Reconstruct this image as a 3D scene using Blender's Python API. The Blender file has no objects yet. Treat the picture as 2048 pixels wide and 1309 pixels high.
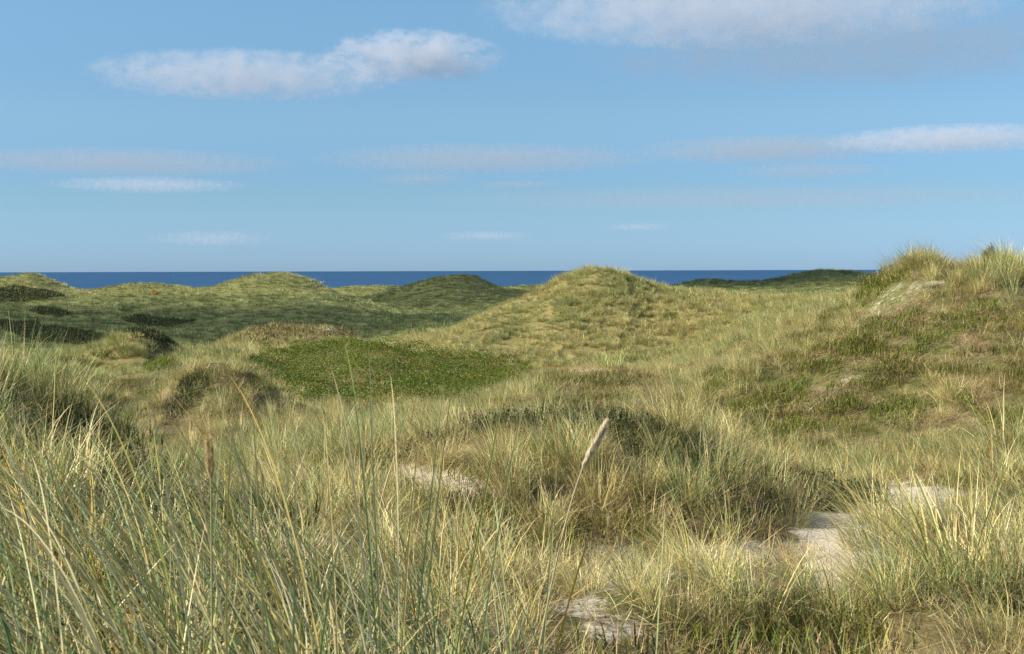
import bpy, math
import numpy as np
from mathutils import Vector, Euler

rng = np.random.default_rng(7)
scene = bpy.context.scene
COL = scene.collection
R = math.radians

# ------------------------------------------------------------------ camera
# eye is the origin, looking along +Y.  "px, py" are the photograph's own pixels (2048 x 1309), used only as a surveying
# instrument to work out where on the ground a thing stands.
F = 2813.0
PITCH = -R(2.3)
ROLL = R(0.17)
CP, SP = math.cos(PITCH), math.sin(PITCH)
HOR = 654.5 + math.tan(PITCH) * F


def to_px(x, y, z):
    yc = y * CP + z * SP
    zc = -y * SP + z * CP
    yc = np.maximum(yc, 0.05)
    a = x / yc * F
    b = -zc / yc * F
    c, s = math.cos(ROLL), math.sin(ROLL)
    return 1024 + a * c + b * s, 654.5 - a * s + b * c


def ray(px, py):
    a = np.asarray(px, float) - 1024
    b = np.asarray(py, float) - 654.5
    c, s = math.cos(ROLL), math.sin(ROLL)
    u, v = a * c - b * s, a * s + b * c
    x = u / F
    y = CP + v / F * SP
    z = SP - v / F * CP
    k = np.hypot(x, y)
    return x / k, y / k, z / k


def P(px, py, d):
    x, y, z = ray(px, py)
    return x * d, y * d, z * d


# ------------------------------------------------------------------ noise
_perm = np.random.default_rng(3).permutation(4096)
_gang = np.random.default_rng(4).uniform(0, 2 * np.pi, 4096)


def perlin(x, y, seed=0):
    x = np.asarray(x, float) + seed * 37.31
    y = np.asarray(y, float) + seed * 11.87
    xi = np.floor(x).astype(np.int64)
    yi = np.floor(y).astype(np.int64)
    xf, yf = x - xi, y - yi

    def g(ix, iy, fx, fy):
        h = _gang[_perm[(_perm[ix & 4095] + iy) & 4095]]
        return np.cos(h) * fx + np.sin(h) * fy
    u = xf * xf * xf * (xf * (xf * 6 - 15) + 10)
    v = yf * yf * yf * (yf * (yf * 6 - 15) + 10)
    a = g(xi, yi, xf, yf)
    b = g(xi + 1, yi, xf - 1, yf)
    c = g(xi, yi + 1, xf, yf - 1)
    d = g(xi + 1, yi + 1, xf - 1, yf - 1)
    return ((a * (1 - u) + b * u) * (1 - v) + (c * (1 - u) + d * u) * v) * 1.5


def fbm(x, y, seed=0, oct=3):
    t = 0
    a = 1.0
    for o in range(oct):
        t = t + a * perlin(x * 2 ** o, y * 2 ** o, seed + o * 5)
        a *= 0.5
    return t


def sstep(a, b, x):
    t = np.clip((x - a) / (b - a), 0, 1)
    return t * t * (3 - 2 * t)


# ------------------------------------------------------------------ terrain survey
# (px, py of the vegetation surface, distance in m, vegetation height in m)
S = []


def sv(d, g, *pts):
    for px, py in pts:
        S.append((px, py, d, g))


def hz(d, z, *pxs):                 # hidden ground: height given directly
    for px in pxs:
        x, y, zz = P(px, HOR, d)
        S.append((px, None, d, z))


# under and around the photographer
hz(1.2, -1.30, -500, 200, 1000, 1800, 2600)
hz(2.5, -1.12, -400, 0, 400)
hz(2.5, -1.25, 800)
hz(2.6, -1.45, 1300, 1900, 2500)
hz(4.0, -1.05, -400, 0, 300)
hz(4.0, -1.15, 600)
hz(4.2, -1.32, 900)
hz(4.2, -1.75, 1300)
hz(5.6, -1.82, 1230)
hz(4.2, -1.95, 1700, 2100, 2600)
hz(6.5, -2.12, 1500, 1800, 2100, 2500)
hz(6.5, -1.0, -300, 0)
hz(6.5, -1.22, 350)
hz(6.5, -1.45, 700)
hz(6.5, -1.7, 1050)
sv(7.6, 0.0, (1250, 1185), (1500, 1255), (1900, 1270))
sv(9.0, 0.0, (1400, 1130), (1660, 1160), (2048, 1190))
# grassy hump at the left
hz(9.0, -0.55, -300)
sv(9.6, 0.42, (-60, 640), (0, 668), (60, 690), (110, 712), (170, 770), (215, 825), (250, 885))
sv(8.6, 0.2, (0, 800), (90, 830), (170, 880))
sv(9.0, 0.2, (330, 935), (450, 985), (650, 1000))
sv(13, 0.3, (-250, 640))
hz(13.5, -2.0, 0, 120)
hz(13, -2.3, 240)
hz(20, -2.9, 60, 180)
# middle bank
sv(10.8, 0.1, (900, 1010), (1100, 1050), (1300, 1075))
sv(11.2, 0.1, (1480, 1065), (1640, 1080))
sv(12.2, 0.35, (700, 900), (880, 855), (1000, 840), (1200, 853), (1330, 868), (1400, 890), (1470, 940))
sv(12.8, 0.2, (1560, 985), (1680, 995))
sv(14.0, 0.0, (1830, 990), (2000, 1010))
sv(15, 0.3, (600, 880), (800, 850))
hz(15, -1.75, 1000, 1200, 1400)
sv(15.5, 0.25, (1600, 930), (1850, 930), (2048, 920), (2300, 930))
sv(17, 0.25, (400, 905), (520, 880))
hz(19, -2.35, 1000, 1250)
# right-hand dune
sv(21, 0.15, (1500, 878), (1750, 880), (2048, 845), (2350, 830))
sv(24, 0.2, (1400, 795), (1600, 760), (1800, 730), (2048, 690), (2350, 660))
sv(26.3, 0.2, (1500, 705), (1700, 650), (1850, 620), (2048, 592), (2350, 560))
sv(28.2, 0.2, (1650, 648), (1740, 608), (1800, 570), (1900, 545), (2048, 545))
sv(30, 0.38, (1690, 590), (1730, 562), (1765, 535), (1810, 503), (1850, 488), (1900, 508), (1940, 515), (1990, 491), (2048, 510), (2200, 520), (2400, 500))
hz(36, -0.9, 1850, 2048, 2350)
hz(37, -1.7, 1740)
hz(48, -2.5, 1850, 2048, 2350)
# mounds in the middle distance
sv(25, 0.2, (1050, 800), (1200, 815), (1330, 790))
sv(29, 0.25, (1000, 770), (1120, 748), (1290, 752), (1400, 745))
sv(33, 0.3, (1100, 735), (1205, 712), (1300, 738))
hz(37, -2.75, 1150, 1300)
sv(38, 0.3, (1450, 712), (1600, 665), (1690, 612))
sv(45, 0.3, (1350, 720), (1500, 672), (1650, 600))
# mound left of the rose thicket
sv(23, 0.2, (470, 865), (600, 850), (760, 835))
sv(26, 0.2, (300, 835), (380, 830))
sv(30, 0.3, (300, 778), (345, 738), (400, 708), (460, 704), (520, 735), (555, 785), (610, 822))
hz(29, -3.5, 210, 60)
hz(30, -3.4, 720, 800)
hz(36, -3.6, 420, 520, 600)
hz(34, -3.7, 250)
sv(36, 0.5, (700, 822), (850, 818), (960, 800))
# rose hollow
sv(40, 0.7, (560, 775), (700, 795), (850, 795), (1000, 775))
sv(50, 0.7, (520, 745), (650, 745), (800, 750), (950, 752))
sv(60, 0.7, (560, 710), (700, 700), (850, 712), (1000, 732))
# left middle distance
sv(40, 0.3, (150, 780), (280, 775))
sv(48, 0.3, (100, 745), (230, 745), (380, 730))
sv(56, 0.3, (60, 712), (180, 715), (330, 712), (450, 708))
sv(62, 0.3, (60, 700), (150, 695), (240, 680), (280, 672), (320, 676), (350, 694), (400, 695), (480, 690))
hz(72, -5.2, 60, 280, 400)
sv(78, 0.3, (430, 690), (500, 655), (545, 643), (600, 650), (660, 646))
sv(78, 1.0, (720, 652), (790, 668))
sv(70, 0.3, (520, 685), (620, 680), (740, 685))
hz(92, -5.4, 400, 560, 700)
# central dune
sv(66, 0.3, (800, 692), (950, 716), (1070, 728), (1200, 728), (1300, 722))
sv(72, 0.35, (1000, 672), (1130, 668), (1250, 672), (1400, 672))
sv(78, 0.4, (1040, 615), (1190, 592), (1300, 612), (1450, 612))
sv(76, 0.9, (780, 688), (850, 658), (950, 616))
sv(82, 0.45, (1010, 591), (1050, 578), (1090, 567), (1110, 553), (1150, 541), (1190, 534), (1215, 536), (1250, 552), (1300, 569), (1350, 579))
sv(82, 0.35, (1420, 585), (1500, 587))
sv(78, 0.35, (1580, 587))
sv(70, 0.35, (1660, 588), (1720, 575))
sv(66, 0.35, (1500, 640), (1600, 625))
hz(92, -4.9, 820, 900, 980)
sv(130, 0.3, (850, 630), (960, 632))
hz(104, -4.6, 900, 1050, 1200, 1350)
hz(104, -4.6, 1500)
hz(98, -4.2, 1650, 1850, 2100, 2400)
# far valley and far dunes, left
sv(108, 0.3, (-200, 692), (60, 690), (250, 688))
sv(130, 0.3, (-200, 652), (60, 652), (300, 655), (520, 650), (700, 648))
sv(155, 0.3, (-200, 622), (60, 622), (300, 624), (520, 620), (680, 618), (780, 625))
sv(178, 0.3, (-200, 590), (60, 592), (300, 590), (450, 590), (600, 585), (700, 598), (800, 622))
sv(200, 0.5, (-300, 560), (-80, 556), (0, 551), (35, 545), (70, 543), (95, 551), (120, 561), (150, 574), (200, 573), (245, 566), (300, 562), (350, 567), (410, 571), (450, 560), (500, 546), (570, 541), (610, 549), (645, 567), (680, 580), (740, 601), (800, 617))
hz(245, -5.5, -300, 60, 200, 400, 560)
sv(205, 0.3, (880, 617), (960, 610), (1040, 600))
sv(235, 0.3, (760, 600), (850, 585), (960, 585), (1050, 590))
sv(262, 0.5, (790, 574), (850, 557), (900, 549), (950, 549), (976, 562), (1000, 573), (1050, 578))
hz(300, -6.5, 700, 850, 950, 1050)
sv(340, 0.6, (680, 573), (770, 568), (830, 571), (1000, 572), (1060, 568), (1100, 567), (1250, 572), (1330, 572))
sv(215, 0.5, (1340, 574), (1380, 563), (1430, 556), (1470, 563), (1500, 567), (1545, 560), (1600, 546), (1650, 539), (1700, 541), (1760, 552), (1850, 560), (2050, 556), (2350, 560))
sv(170, 0.3, (1340, 592), (1500, 592), (1700, 590))
hz(250, -6, 1350, 1600, 1900, 2300)
hz(340, -7, -300, 200, 500, 1600, 2000, 2400)
hz(400, -17, -400, 300, 1000, 1700, 2500)
hz(470, -25, -400, 300, 1000, 1700, 2500)

KD = 9.0
SEA_Z = -20.0


def _uv(px, d):
    return np.stack([np.asarray(px, float) / 100.0, KD * np.log(np.asarray(d, float))], -1)


_sp, _sz, _sd = [], [], []
for px, py, d, g in S:
    if py is None:
        z = g
    else:
        z = float(P(px, py, d)[2]) - g
    _sp.append(px); _sd.append(d); _sz.append(z)
_C = _uv(_sp, _sd)
_N = len(_C)


def _phi(r2):
    return 0.5 * r2 * np.log(r2 + 1e-9)


_A = np.zeros((_N + 3, _N + 3))
_r2 = ((_C[:, None] - _C[None]) ** 2).sum(-1)
_A[:_N, :_N] = _phi(_r2) + np.eye(_N) * 0.004
_A[:_N, _N] = 1
_A[:_N, _N + 1:] = _C
_A[_N:, :_N] = _A[:_N, _N:].T
_W = np.linalg.solve(_A, np.concatenate([_sz, [0, 0, 0]]))


def height(x, y):
    x = np.asarray(x, float).ravel()
    y = np.asarray(y, float).ravel()
    d = np.hypot(x, y)
    az = np.arctan2(x, y)
    azc = np.clip(az, -0.46, 0.46)
    azc = np.where(np.abs(az) > 2.4, 0, azc)
    px = 1024 + np.tan(azc) * F
    q = _uv(px, np.clip(d, 1.2, 470))
    out = np.empty(len(q))
    for i in range(0, len(q), 20000):
        b = q[i:i + 20000]
        r2 = (b[:, 0:1] - _C[None, :, 0]) ** 2 + (b[:, 1:2] - _C[None, :, 1]) ** 2
        out[i:i + 20000] = _phi(r2) @ _W[:_N] + _W[_N] + b @ _W[_N + 1:]
    behind = sstep(0.6, 1.2, np.abs(az))
    out = out * (1 - behind) + np.where(d < 200, -1.6 - d * 0.03, -7.6 - (d - 200) * 0.06) * behind
    # hummocks: natural small relief that grows with scale
    f1 = sstep(14, 60, d)
    n = 0.13 * fbm(x / 13, y / 13, 1, 2) * f1 + 0.08 * fbm(x / 3.7, y / 3.7, 2, 3) * sstep(5, 18, d) + 0.03 * fbm(x / 0.9, y / 0.9, 3, 2)
    wl = (1 - sstep(420, 520, px)) * sstep(31, 38, d) * (1 - sstep(68, 78, d))
    n = n + 0.5 * wl * fbm(x / 5.5, y / 5.5, 17, 2)
    far = sstep(90, 190, d)
    n = n + far * (0.22 * fbm(x / 16, y / 16, 6, 2))
    return out + n


def height_grid_cache():
    pass


# ------------------------------------------------------------------ object helpers
def tag(o, label=None, cat=None, group=None, kind=None):
    if label: o['label'] = label
    if cat: o['category'] = cat
    if group: o['group'] = group
    if kind: o['kind'] = kind
    return o


def mesh_np(name, V, faces, cols=None, attrs=None):
    """V (n,3); faces: list of int arrays (m,k)"""
    me = bpy.data.meshes.new(name)
    me.vertices.add(len(V))
    me.vertices.foreach_set('co', np.ascontiguousarray(V, np.float32).ravel())
    loops = np.concatenate([f.ravel() for f in faces]).astype(np.int32)
    tot = np.concatenate([np.full(len(f), f.shape[1], np.int32) for f in faces])
    st = np.concatenate([[0], np.cumsum(tot)[:-1]]).astype(np.int32)
    me.loops.add(len(loops))
    me.loops.foreach_set('vertex_index', loops)
    me.polygons.add(len(tot))
    me.polygons.foreach_set('loop_start', st)
    me.polygons.foreach_set('loop_total', tot)
    me.polygons.foreach_set('use_smooth', np.ones(len(tot), bool))
    me.update(calc_edges=True)
    if cols is not None:
        a = me.color_attributes.new('Col', 'FLOAT_COLOR', 'POINT')
        c4 = np.concatenate([cols, np.ones((len(cols), 1))], 1).astype(np.float32)
        a.data.foreach_set('color', c4.ravel())
    for k, v in (attrs or {}).items():
        a = me.attributes.new(k, 'FLOAT', 'POINT')
        a.data.foreach_set('value', v.astype(np.float32))
    return me


def link(name, me, mat=None, parent=None, loc=None):
    o = bpy.data.objects.new(name, me)
    COL.objects.link(o)
    if mat: o.data.materials.append(mat)
    if parent: o.parent = parent
    if loc is not None: o.location = loc
    return o


def empty(name, loc):
    o = bpy.data.objects.new(name, None)
    o.location = loc
    o.empty_display_size = 0.2
    COL.objects.link(o)
    return o


# ------------------------------------------------------------------ materials
def new_mat(name):
    m = bpy.data.materials.new(name)
    m.use_nodes = True
    nt = m.node_tree
    nt.nodes.clear()
    out = nt.nodes.new('ShaderNodeOutputMaterial')
    return m, nt, out


def leaf_mat(name, transl=0.3, rough=0.45, spec=0.35, vary=0.25):
    m, nt, out = new_mat(name)
    N, L = nt.nodes.new, nt.links.new
    at = N('ShaderNodeAttribute'); at.attribute_name = 'Col'
    oi = N('ShaderNodeObjectInfo')
    mr = N('ShaderNodeMapRange')
    mr.inputs['To Min'].default_value = 1 - vary
    mr.inputs['To Max'].default_value = 1 + vary
    L(oi.outputs['Random'], mr.inputs['Value'])
    mul = N('ShaderNodeVectorMath'); mul.operation = 'SCALE'
    L(at.outputs['Color'], mul.inputs[0]); L(mr.outputs[0], mul.inputs['Scale'])
    pr = N('ShaderNodeBsdfPrincipled')
    pr.inputs['Roughness'].default_value = rough
    pr.inputs['Specular IOR Level'].default_value = spec
    L(mul.outputs[0], pr.inputs['Base Color'])
    tr = N('ShaderNodeBsdfTranslucent')
    L(mul.outputs[0], tr.inputs['Color'])
    mx = N('ShaderNodeMixShader'); mx.inputs[0].default_value = transl
    L(pr.outputs[0], mx.inputs[1]); L(tr.outputs[0], mx.inputs[2])
    L(mx.outputs[0], out.inputs[0])
    return m


M_GRASS = leaf_mat('marram_blade', 0.19, 0.5, 0.25, 0.26)
M_SHRUB = leaf_mat('shrub_leaf', 0.22, 0.5, 0.3, 0.1)


def plain_mat(name, col, rough=0.8, noise=0.25, scale=40):
    m, nt, out = new_mat(name)
    N, L = nt.nodes.new, nt.links.new
    tc = N('ShaderNodeTexCoord')
    no = N('ShaderNodeTexNoise'); no.inputs['Scale'].default_value = scale
    L(tc.outputs['Object'], no.inputs['Vector'])
    rp = N('ShaderNodeValToRGB')
    rp.color_ramp.elements[0].position = 0.3
    rp.color_ramp.elements[1].position = 0.7
    rp.color_ramp.elements[0].color = (*[c * (1 - noise) for c in col], 1)
    rp.color_ramp.elements[1].color = (*[min(1, c * (1 + noise)) for c in col], 1)
    L(no.outputs[0], rp.inputs[0])
    pr = N('ShaderNodeBsdfPrincipled')
    pr.inputs['Roughness'].default_value = rough
    L(rp.outputs[0], pr.inputs['Base Color'])
    L(pr.outputs[0], out.inputs[0])
    return m


def ground_mat():
    m, nt, out = new_mat('dune_ground')
    N, L = nt.nodes.new, nt.links.new
    geo = N('ShaderNodeNewGeometry')

    def noise(scale, det=4, rough=0.6):
        n = N('ShaderNodeTexNoise')
        n.inputs['Scale'].default_value = scale
        n.inputs['Detail'].default_value = det
        n.inputs['Roughness'].default_value = rough
        L(geo.outputs['Position'], n.inputs['Vector'])
        return n.outputs[0]

    def ramp(src, a, b, ca, cb):
        r = N('ShaderNodeValToRGB')
        r.color_ramp.elements[0].position = a
        r.color_ramp.elements[1].position = b
        r.color_ramp.elements[0].color = (*ca, 1)
        r.color_ramp.elements[1].color = (*cb, 1)
        L(src, r.inputs[0])
        return r.outputs[0]

    def mix(f, a, b):
        x = N('ShaderNodeMix'); x.data_type = 'RGBA'
        if isinstance(f, float): x.inputs[0].default_value = f
        else: L(f, x.inputs[0])
        L(a, x.inputs['A']); L(b, x.inputs['B'])
        return x.outputs['Result']

    def attr(n):
        a = N('ShaderNodeAttribute'); a.attribute_name = n
        return a.outputs['Fac']

    def math_(op, a, b):
        x = N('ShaderNodeMath'); x.operation = op; x.use_clamp = op == 'MULTIPLY' and b == 4.0
        for i, v in enumerate((a, b)):
            if isinstance(v, (int, float)): x.inputs[i].default_value = v
            else: L(v, x.inputs[i])
        return x.outputs[0]

    litter = ramp(noise(9, 6, 0.75), 0.32, 0.7, (0.09, 0.066, 0.035), (0.34, 0.26, 0.135))
    moss = ramp(noise(14, 5, 0.7), 0.3, 0.7, (0.05, 0.06, 0.015), (0.17, 0.18, 0.055))
    base = mix(ramp(noise(0.8, 4), 0.42, 0.6, (0, 0, 0), (1, 1, 1)), litter, moss)
    brown = ramp(noise(11, 6, 0.75), 0.3, 0.7, (0.09, 0.07, 0.03), (0.27, 0.215, 0.10))
    base = mix(attr('brown'), base, brown)
    midgrass = ramp(noise(2.5, 6, 0.75), 0.3, 0.7, (0.14, 0.12, 0.045), (0.31, 0.26, 0.10))
    base = mix(attr('far'), base, midgrass)
    fargrass = ramp(noise(0.9, 7, 0.8), 0.3, 0.7, (0.09, 0.10, 0.034), (0.23, 0.23, 0.08))
    base = mix(attr('farther'), base, fargrass)
    sand = ramp(noise(22, 6, 0.7), 0.3, 0.72, (0.42, 0.35, 0.25), (0.74, 0.67, 0.53))
    # sand shows through in a ragged pattern
    sm = math_('ADD', attr('sand'), math_('SUBTRACT', math_('MULTIPLY', noise(3.2, 8, 0.75), 1.5), 0.75, ))
    sm = math_('ADD', sm, math_('SUBTRACT', math_('MULTIPLY', noise(24, 5, 0.7), 0.7), 0.35))
    sm = math_('MULTIPLY', math_('SUBTRACT', sm, 0.42), 4.0)
    base = mix(sm, base, sand)
    pr = N('ShaderNodeBsdfPrincipled')
    pr.inputs['Roughness'].default_value = 0.95
    pr.inputs['Specular IOR Level'].default_value = 0.1
    L(base, pr.inputs['Base Color'])
    bp = N('ShaderNodeBump')
    bp.inputs['Strength'].default_value = 0.7
    bp.inputs['Distance'].default_value = 0.05
    L(noise(16, 6, 0.75), bp.inputs['Height'])
    L(bp.outputs[0], pr.inputs['Normal'])
    L(pr.outputs[0], out.inputs[0])
    return m


# ------------------------------------------------------------------ regions (image survey of what grows where)
def ell(px, py, cx, cy, rx, ry, rot=0.0):
    c, s = math.cos(R(rot)), math.sin(R(rot))
    dx, dy = px - cx, py - cy
    a = (dx * c + dy * s) / rx
    b = (-dx * s + dy * c) / ry
    return np.exp(-(a * a + b * b) ** 1.5 * 0.7)


SAND = [  # cx, cy, rx, ry, rot, dmin, dmax, strength
    (1825, 992, 95, 36, 5, 9, 18, 1.25), (1680, 1085, 85, 55, -25, 8, 15, 1.3), (1690, 1140, 70, 45, 0, 7, 14, 1.15),
    (1560, 1110, 120, 30, 0, 7, 13, 0.85), (1740, 1035, 70, 30, -30, 8, 16, 0.95), (1430, 1110, 130, 28, 0, 6, 13, 0.85), (1630, 1040, 60, 18, 0, 8, 14, 0.8),
    (1230, 1130, 150, 60, 0, 5, 11, 0.72), (1200, 1230, 90, 60, 0, 4, 9, 0.65), (650, 1095, 90, 40, 0, 4, 10, 0.62),
    (890, 965, 100, 40, 10, 8, 14, 0.75), (1785, 600, 85, 38, -25, 24, 33, 0.44), (1850, 570, 60, 22, -10, 26, 36, 0.5), (1700, 760, 30, 10, -30, 20, 30, 0.6),
    (1045, 605, 60, 10, -25, 60, 90, 0.38), (1010, 700, 60, 10, 0, 55, 75, 0.4), (1180, 740, 40, 12, 0, 25, 40, 0.6), (1160, 782, 22, 8, 0, 20, 34, 0.6),
    (675, 660, 50, 14, 20, 60, 90, 0.6), (640, 648, 50, 12, 0, 60, 90, 0.4), (490, 855, 40, 12, 0, 18, 32, 0.6), (1110, 705, 60, 10, 10, 60, 76, .3),
]
HEATH = [(1690, 775, 290, 70, -18, 17, 32, 1.0), (1930, 790, 110, 50, -10, 17, 32, .7), (1560, 840, 160, 60, 0, 16, 30, .9), (1850, 650, 140, 36, -20, 20, 32, .8)]
BROWN = [
    (1720, 800, 300, 80, -12, 18, 34, 0.2), (1950, 740, 160, 90, 0, 18, 34, 0.15), (1200, 770, 140, 35, 0, 20, 38, 0.6), (340, 790, 60, 60, 0, 20, 36, 0.15), (450, 780, 70, 50, 40, 20, 36, .25),
    (640, 665, 180, 25, 0, 65, 92, 0.9), (1750, 1270, 300, 70, 0, 5, 9, 0.45), (1300, 1010, 260, 50, 0, 9, 14, 0.35), (880, 930, 120, 40, 0, 8, 15, 0.35),
    (200, 930, 120, 70, 0, 5, 12, .7), (1000, 640, 140, 80, 0, 62, 85, 0.5), (1640, 600, 40, 50, 0, 26, 36, 0.5), (230, 755, 120, 30, 0, 35, 60, 0.7),
]
ROSE = np.array([(475, 738), (560, 700), (690, 684), (800, 692), (900, 712), (1000, 725), (1062, 733), (1035, 765), (985, 792), (900, 812), (800, 815), (700, 818), (610, 808), (540, 775)], float)


def in_poly(px, py, poly):
    inside = np.zeros(len(px), bool)
    j = len(poly) - 1
    for i in range(len(poly)):
        xi, yi = poly[i]; xj, yj = poly[j]
        c = ((yi > py) != (yj > py)) & (px < (xj - xi) * (py - yi) / (yj - yi + 1e-9) + xi)
        inside ^= c
        j = i
    return inside


def region(px, py, d, tab):
    v = np.zeros(len(px))
    gx, gy = d * (px - 1024) / F, d
    q = 0.35 + d / 60
    px = px + F / d * 0.42 * q * fbm(gx / (1.1 * q), gy / (1.6 * q), 81, 4)
    py = py + F / d * 0.06 * q * fbm(gx / (0.9 * q), gy / (1.4 * q), 85, 4)
    for cx, cy, rx, ry, rot, d0, d1, s in tab:
        v = np.maximum(v, s * ell(px, py, cx, cy, rx, ry, rot) * ((d > d0) & (d < d1)))
    return v


# ------------------------------------------------------------------ ground sheet
def build_ground():
    a_in = np.linspace(-0.62, 0.62, 760)
    a_l = np.linspace(-math.pi, -0.62, 40)[:-1]
    a_r = np.linspace(0.62, math.pi, 40)[1:-1]
    az = np.concatenate([a_l, a_in, a_r])
    r = np.exp(np.linspace(math.log(1.0), math.log(500), 860))
    cy = -6.0
    AZ, RR = np.meshgrid(az, r)
    x = (np.sin(AZ) * RR).ravel()
    y = (np.cos(AZ) * RR).ravel() + cy
    z = height(x, y)
    d = np.hypot(x, y)
    px, py = to_px(x, y, z)
    V = np.stack([x, y, z], 1)
    na, nr = len(az), len(r)
    i = np.arange(nr - 1)[:, None] * na + np.arange(na)[None]
    j = np.arange(nr - 1)[:, None] * na + (np.arange(na)[None] + 1) % na
    q = np.stack([i, j, j + na, i + na], -1).reshape(-1, 4)[:, ::-1]
    fan = np.stack([np.full(na, len(V)), np.arange(na), (np.arange(na) + 1) % na], 1)[:, ::-1]
    V = np.concatenate([V, [[0, cy, float(height([0], [cy])[0])]]])
    sand = np.append(region(px, py, d, SAND), 0)
    brown = np.append(np.clip(region(px, py, d, BROWN), 0, 1), 0)
    far = np.append(sstep(40, 66, d), 0)
    me = mesh_np('ground', V, [q, fan], None, {'sand': sand, 'brown': brown, 'far': far, 'farther': np.append(sstep(88, 104, d), 0)})
    o = link('ground', me, ground_mat())
    tag(o, 'rolling coastal dunes of sand, moss and dry litter under the grass', 'dunes', kind='structure')
    return o


# ------------------------------------------------------------------ blades
STRAW = (0.63, 0.51, 0.20); PALE = (0.76, 0.66, 0.37); YGREEN = (0.36, 0.37, 0.08); BLUEG = (0.18, 0.30, 0.115)
DGREEN = (0.085, 0.14, 0.04); ORANGE = (0.55, 0.32, 0.05); DEAD = (0.33, 0.235, 0.11); SAGE = (0.34, 0.395, 0.16)
PAL = {
    'straw': ([STRAW, PALE, YGREEN, DEAD, SAGE], [.37, .20, .19, .11, .13]),
    'mixed': ([STRAW, PALE, YGREEN, BLUEG, SAGE, DEAD, ORANGE], [.24, .12, .21, .16, .17, .08, .02]),
    'green': ([STRAW, YGREEN, BLUEG, SAGE, DGREEN, PALE], [.20, .22, .22, .20, .08, .08]),
    'dead': ([DEAD, STRAW, (0.30, 0.21, 0.11), YGREEN], [.40, .20, .32, .08]),
    'near': ([STRAW, PALE, YGREEN, BLUEG, SAGE, DGREEN, ORANGE, DEAD], [.20, .20, .15, .18, .12, .07, .04, .04]),
    'heath': ([(0.10, 0.14, 0.016), (0.17, 0.21, 0.025), (0.25, 0.27, 0.04), (0.17, 0.13, 0.04), (0.27, 0.19, 0.07)], [.32, .34, .20, .08, .06]),
    'lit': ([DEAD, STRAW, (0.44, 0.33, 0.16), PALE, (0.20, 0.13, 0.06)], [.26, .30, .24, .10, .10]),
    'brownheath': ([(0.16, 0.12, 0.05), (0.22, 0.16, 0.07), (0.14, 0.13, 0.035), (0.30, 0.22, 0.10), (0.10, 0.08, 0.03)], [.25, .25, .2, .15, .15]),
    'fargreen': ([(0.21, 0.25, 0.095), (0.15, 0.20, 0.08), (0.095, 0.135, 0.05), (0.28, 0.285, 0.095)], [.3, .3, .2, .2]),
    'moss': ([(0.09, 0.12, 0.015), (0.15, 0.18, 0.022), (0.22, 0.22, 0.035), (0.25, 0.17, 0.07), (0.14, 0.095, 0.035)], [.28, .27, .17, .16, .12]),
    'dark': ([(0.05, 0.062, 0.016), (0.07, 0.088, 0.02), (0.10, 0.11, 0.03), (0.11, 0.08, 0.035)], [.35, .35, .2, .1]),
}


def blades(r, base, L, w, tilt, az, bend, pal, segs=4, wind=0.15, fold=False, tipcol=0.35):
    """Curved tapering grass leaves. base (n,3). Returns V, quads, cols."""
    n = len(base)
    t = np.linspace(0, 1, segs + 1)
    th = tilt[:, None] + bend[:, None] * t[None] ** 1.4
    th = np.minimum(th, 2.3)
    mid = 0.5 * (th[:, 1:] + th[:, :-1])
    dl = (L / segs)[:, None]
    h = np.concatenate([np.zeros((n, 1)), np.cumsum(np.sin(mid) * dl, 1)], 1)
    v = np.concatenate([np.zeros((n, 1)), np.cumsum(np.cos(mid) * dl, 1)], 1)
    X = base[:, 0:1] + h * np.cos(az)[:, None] - wind * L[:, None] * t[None] ** 2
    Y = base[:, 1:2] + h * np.sin(az)[:, None] - 0.25 * wind * L[:, None] * t[None] ** 2
    Z = base[:, 2:3] + v - 0.25 * wind * L[:, None] * t[None] ** 2
    tw = az + np.pi / 2 + r.normal(0, 0.5, n)
    prof = np.where(t < 0.15, 0.75 + t / 0.6, 1.0) * (1 - t ** 1.6) ** 0.9 + 0.06
    hw = 0.5 * w[:, None] * prof[None]
    sx, sy = np.cos(tw)[:, None] * hw, np.sin(tw)[:, None] * hw
    ctr = np.stack([X, Y, Z], -1)
    side = np.stack([sx, sy, np.zeros_like(sx)], -1)
    cols, wts = PAL[pal]
    cols = np.array(cols); wts = np.array(wts) / np.sum(wts)
    c0 = cols[r.choice(len(cols), n, p=wts)] * r.uniform(0.75, 1.2, (n, 1))
    tip = cols[r.choice(len(cols), n, p=wts)]
    c1 = c0 + (tip - c0) * tipcol * r.uniform(0, 2, (n, 1))
    C = c0[:, None] * (1 - t[None, :, None] ** 2) + c1[:, None] * t[None, :, None] ** 2
    C = np.clip(C, 0.01, 0.8)
    if fold:
        nrm = np.stack([-np.sin(tw), np.cos(tw), np.zeros(n)], -1)[:, None, :] * hw[..., None] * 0.7
        V = np.stack([ctr - side, ctr + nrm, ctr + side], 2)
        k = 3
    else:
        V = np.stack([ctr - side, ctr + side], 2)
        k = 2
    C = np.repeat(C[:, :, None, :], k, 2)
    b = (np.arange(n)[:, None] * (segs + 1) + np.arange(segs)[None]) * k
    qs = []
    for s in range(k - 1):
        qs.append(np.stack([b + s, b + s + 1, b + s + 1 + k, b + s + k], -1).reshape(-1, 4))
    return V.reshape(-1, 3), np.concatenate(qs), C.reshape(-1, 3)


def join(parts):
    Vs, Qs, Cs, o = [], [], [], 0
    for V, Q, C in parts:
        Vs.append(V); Qs.append(Q + o); Cs.append(C); o += len(V)
    return np.concatenate(Vs), np.concatenate(Qs), np.concatenate(Cs)


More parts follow.
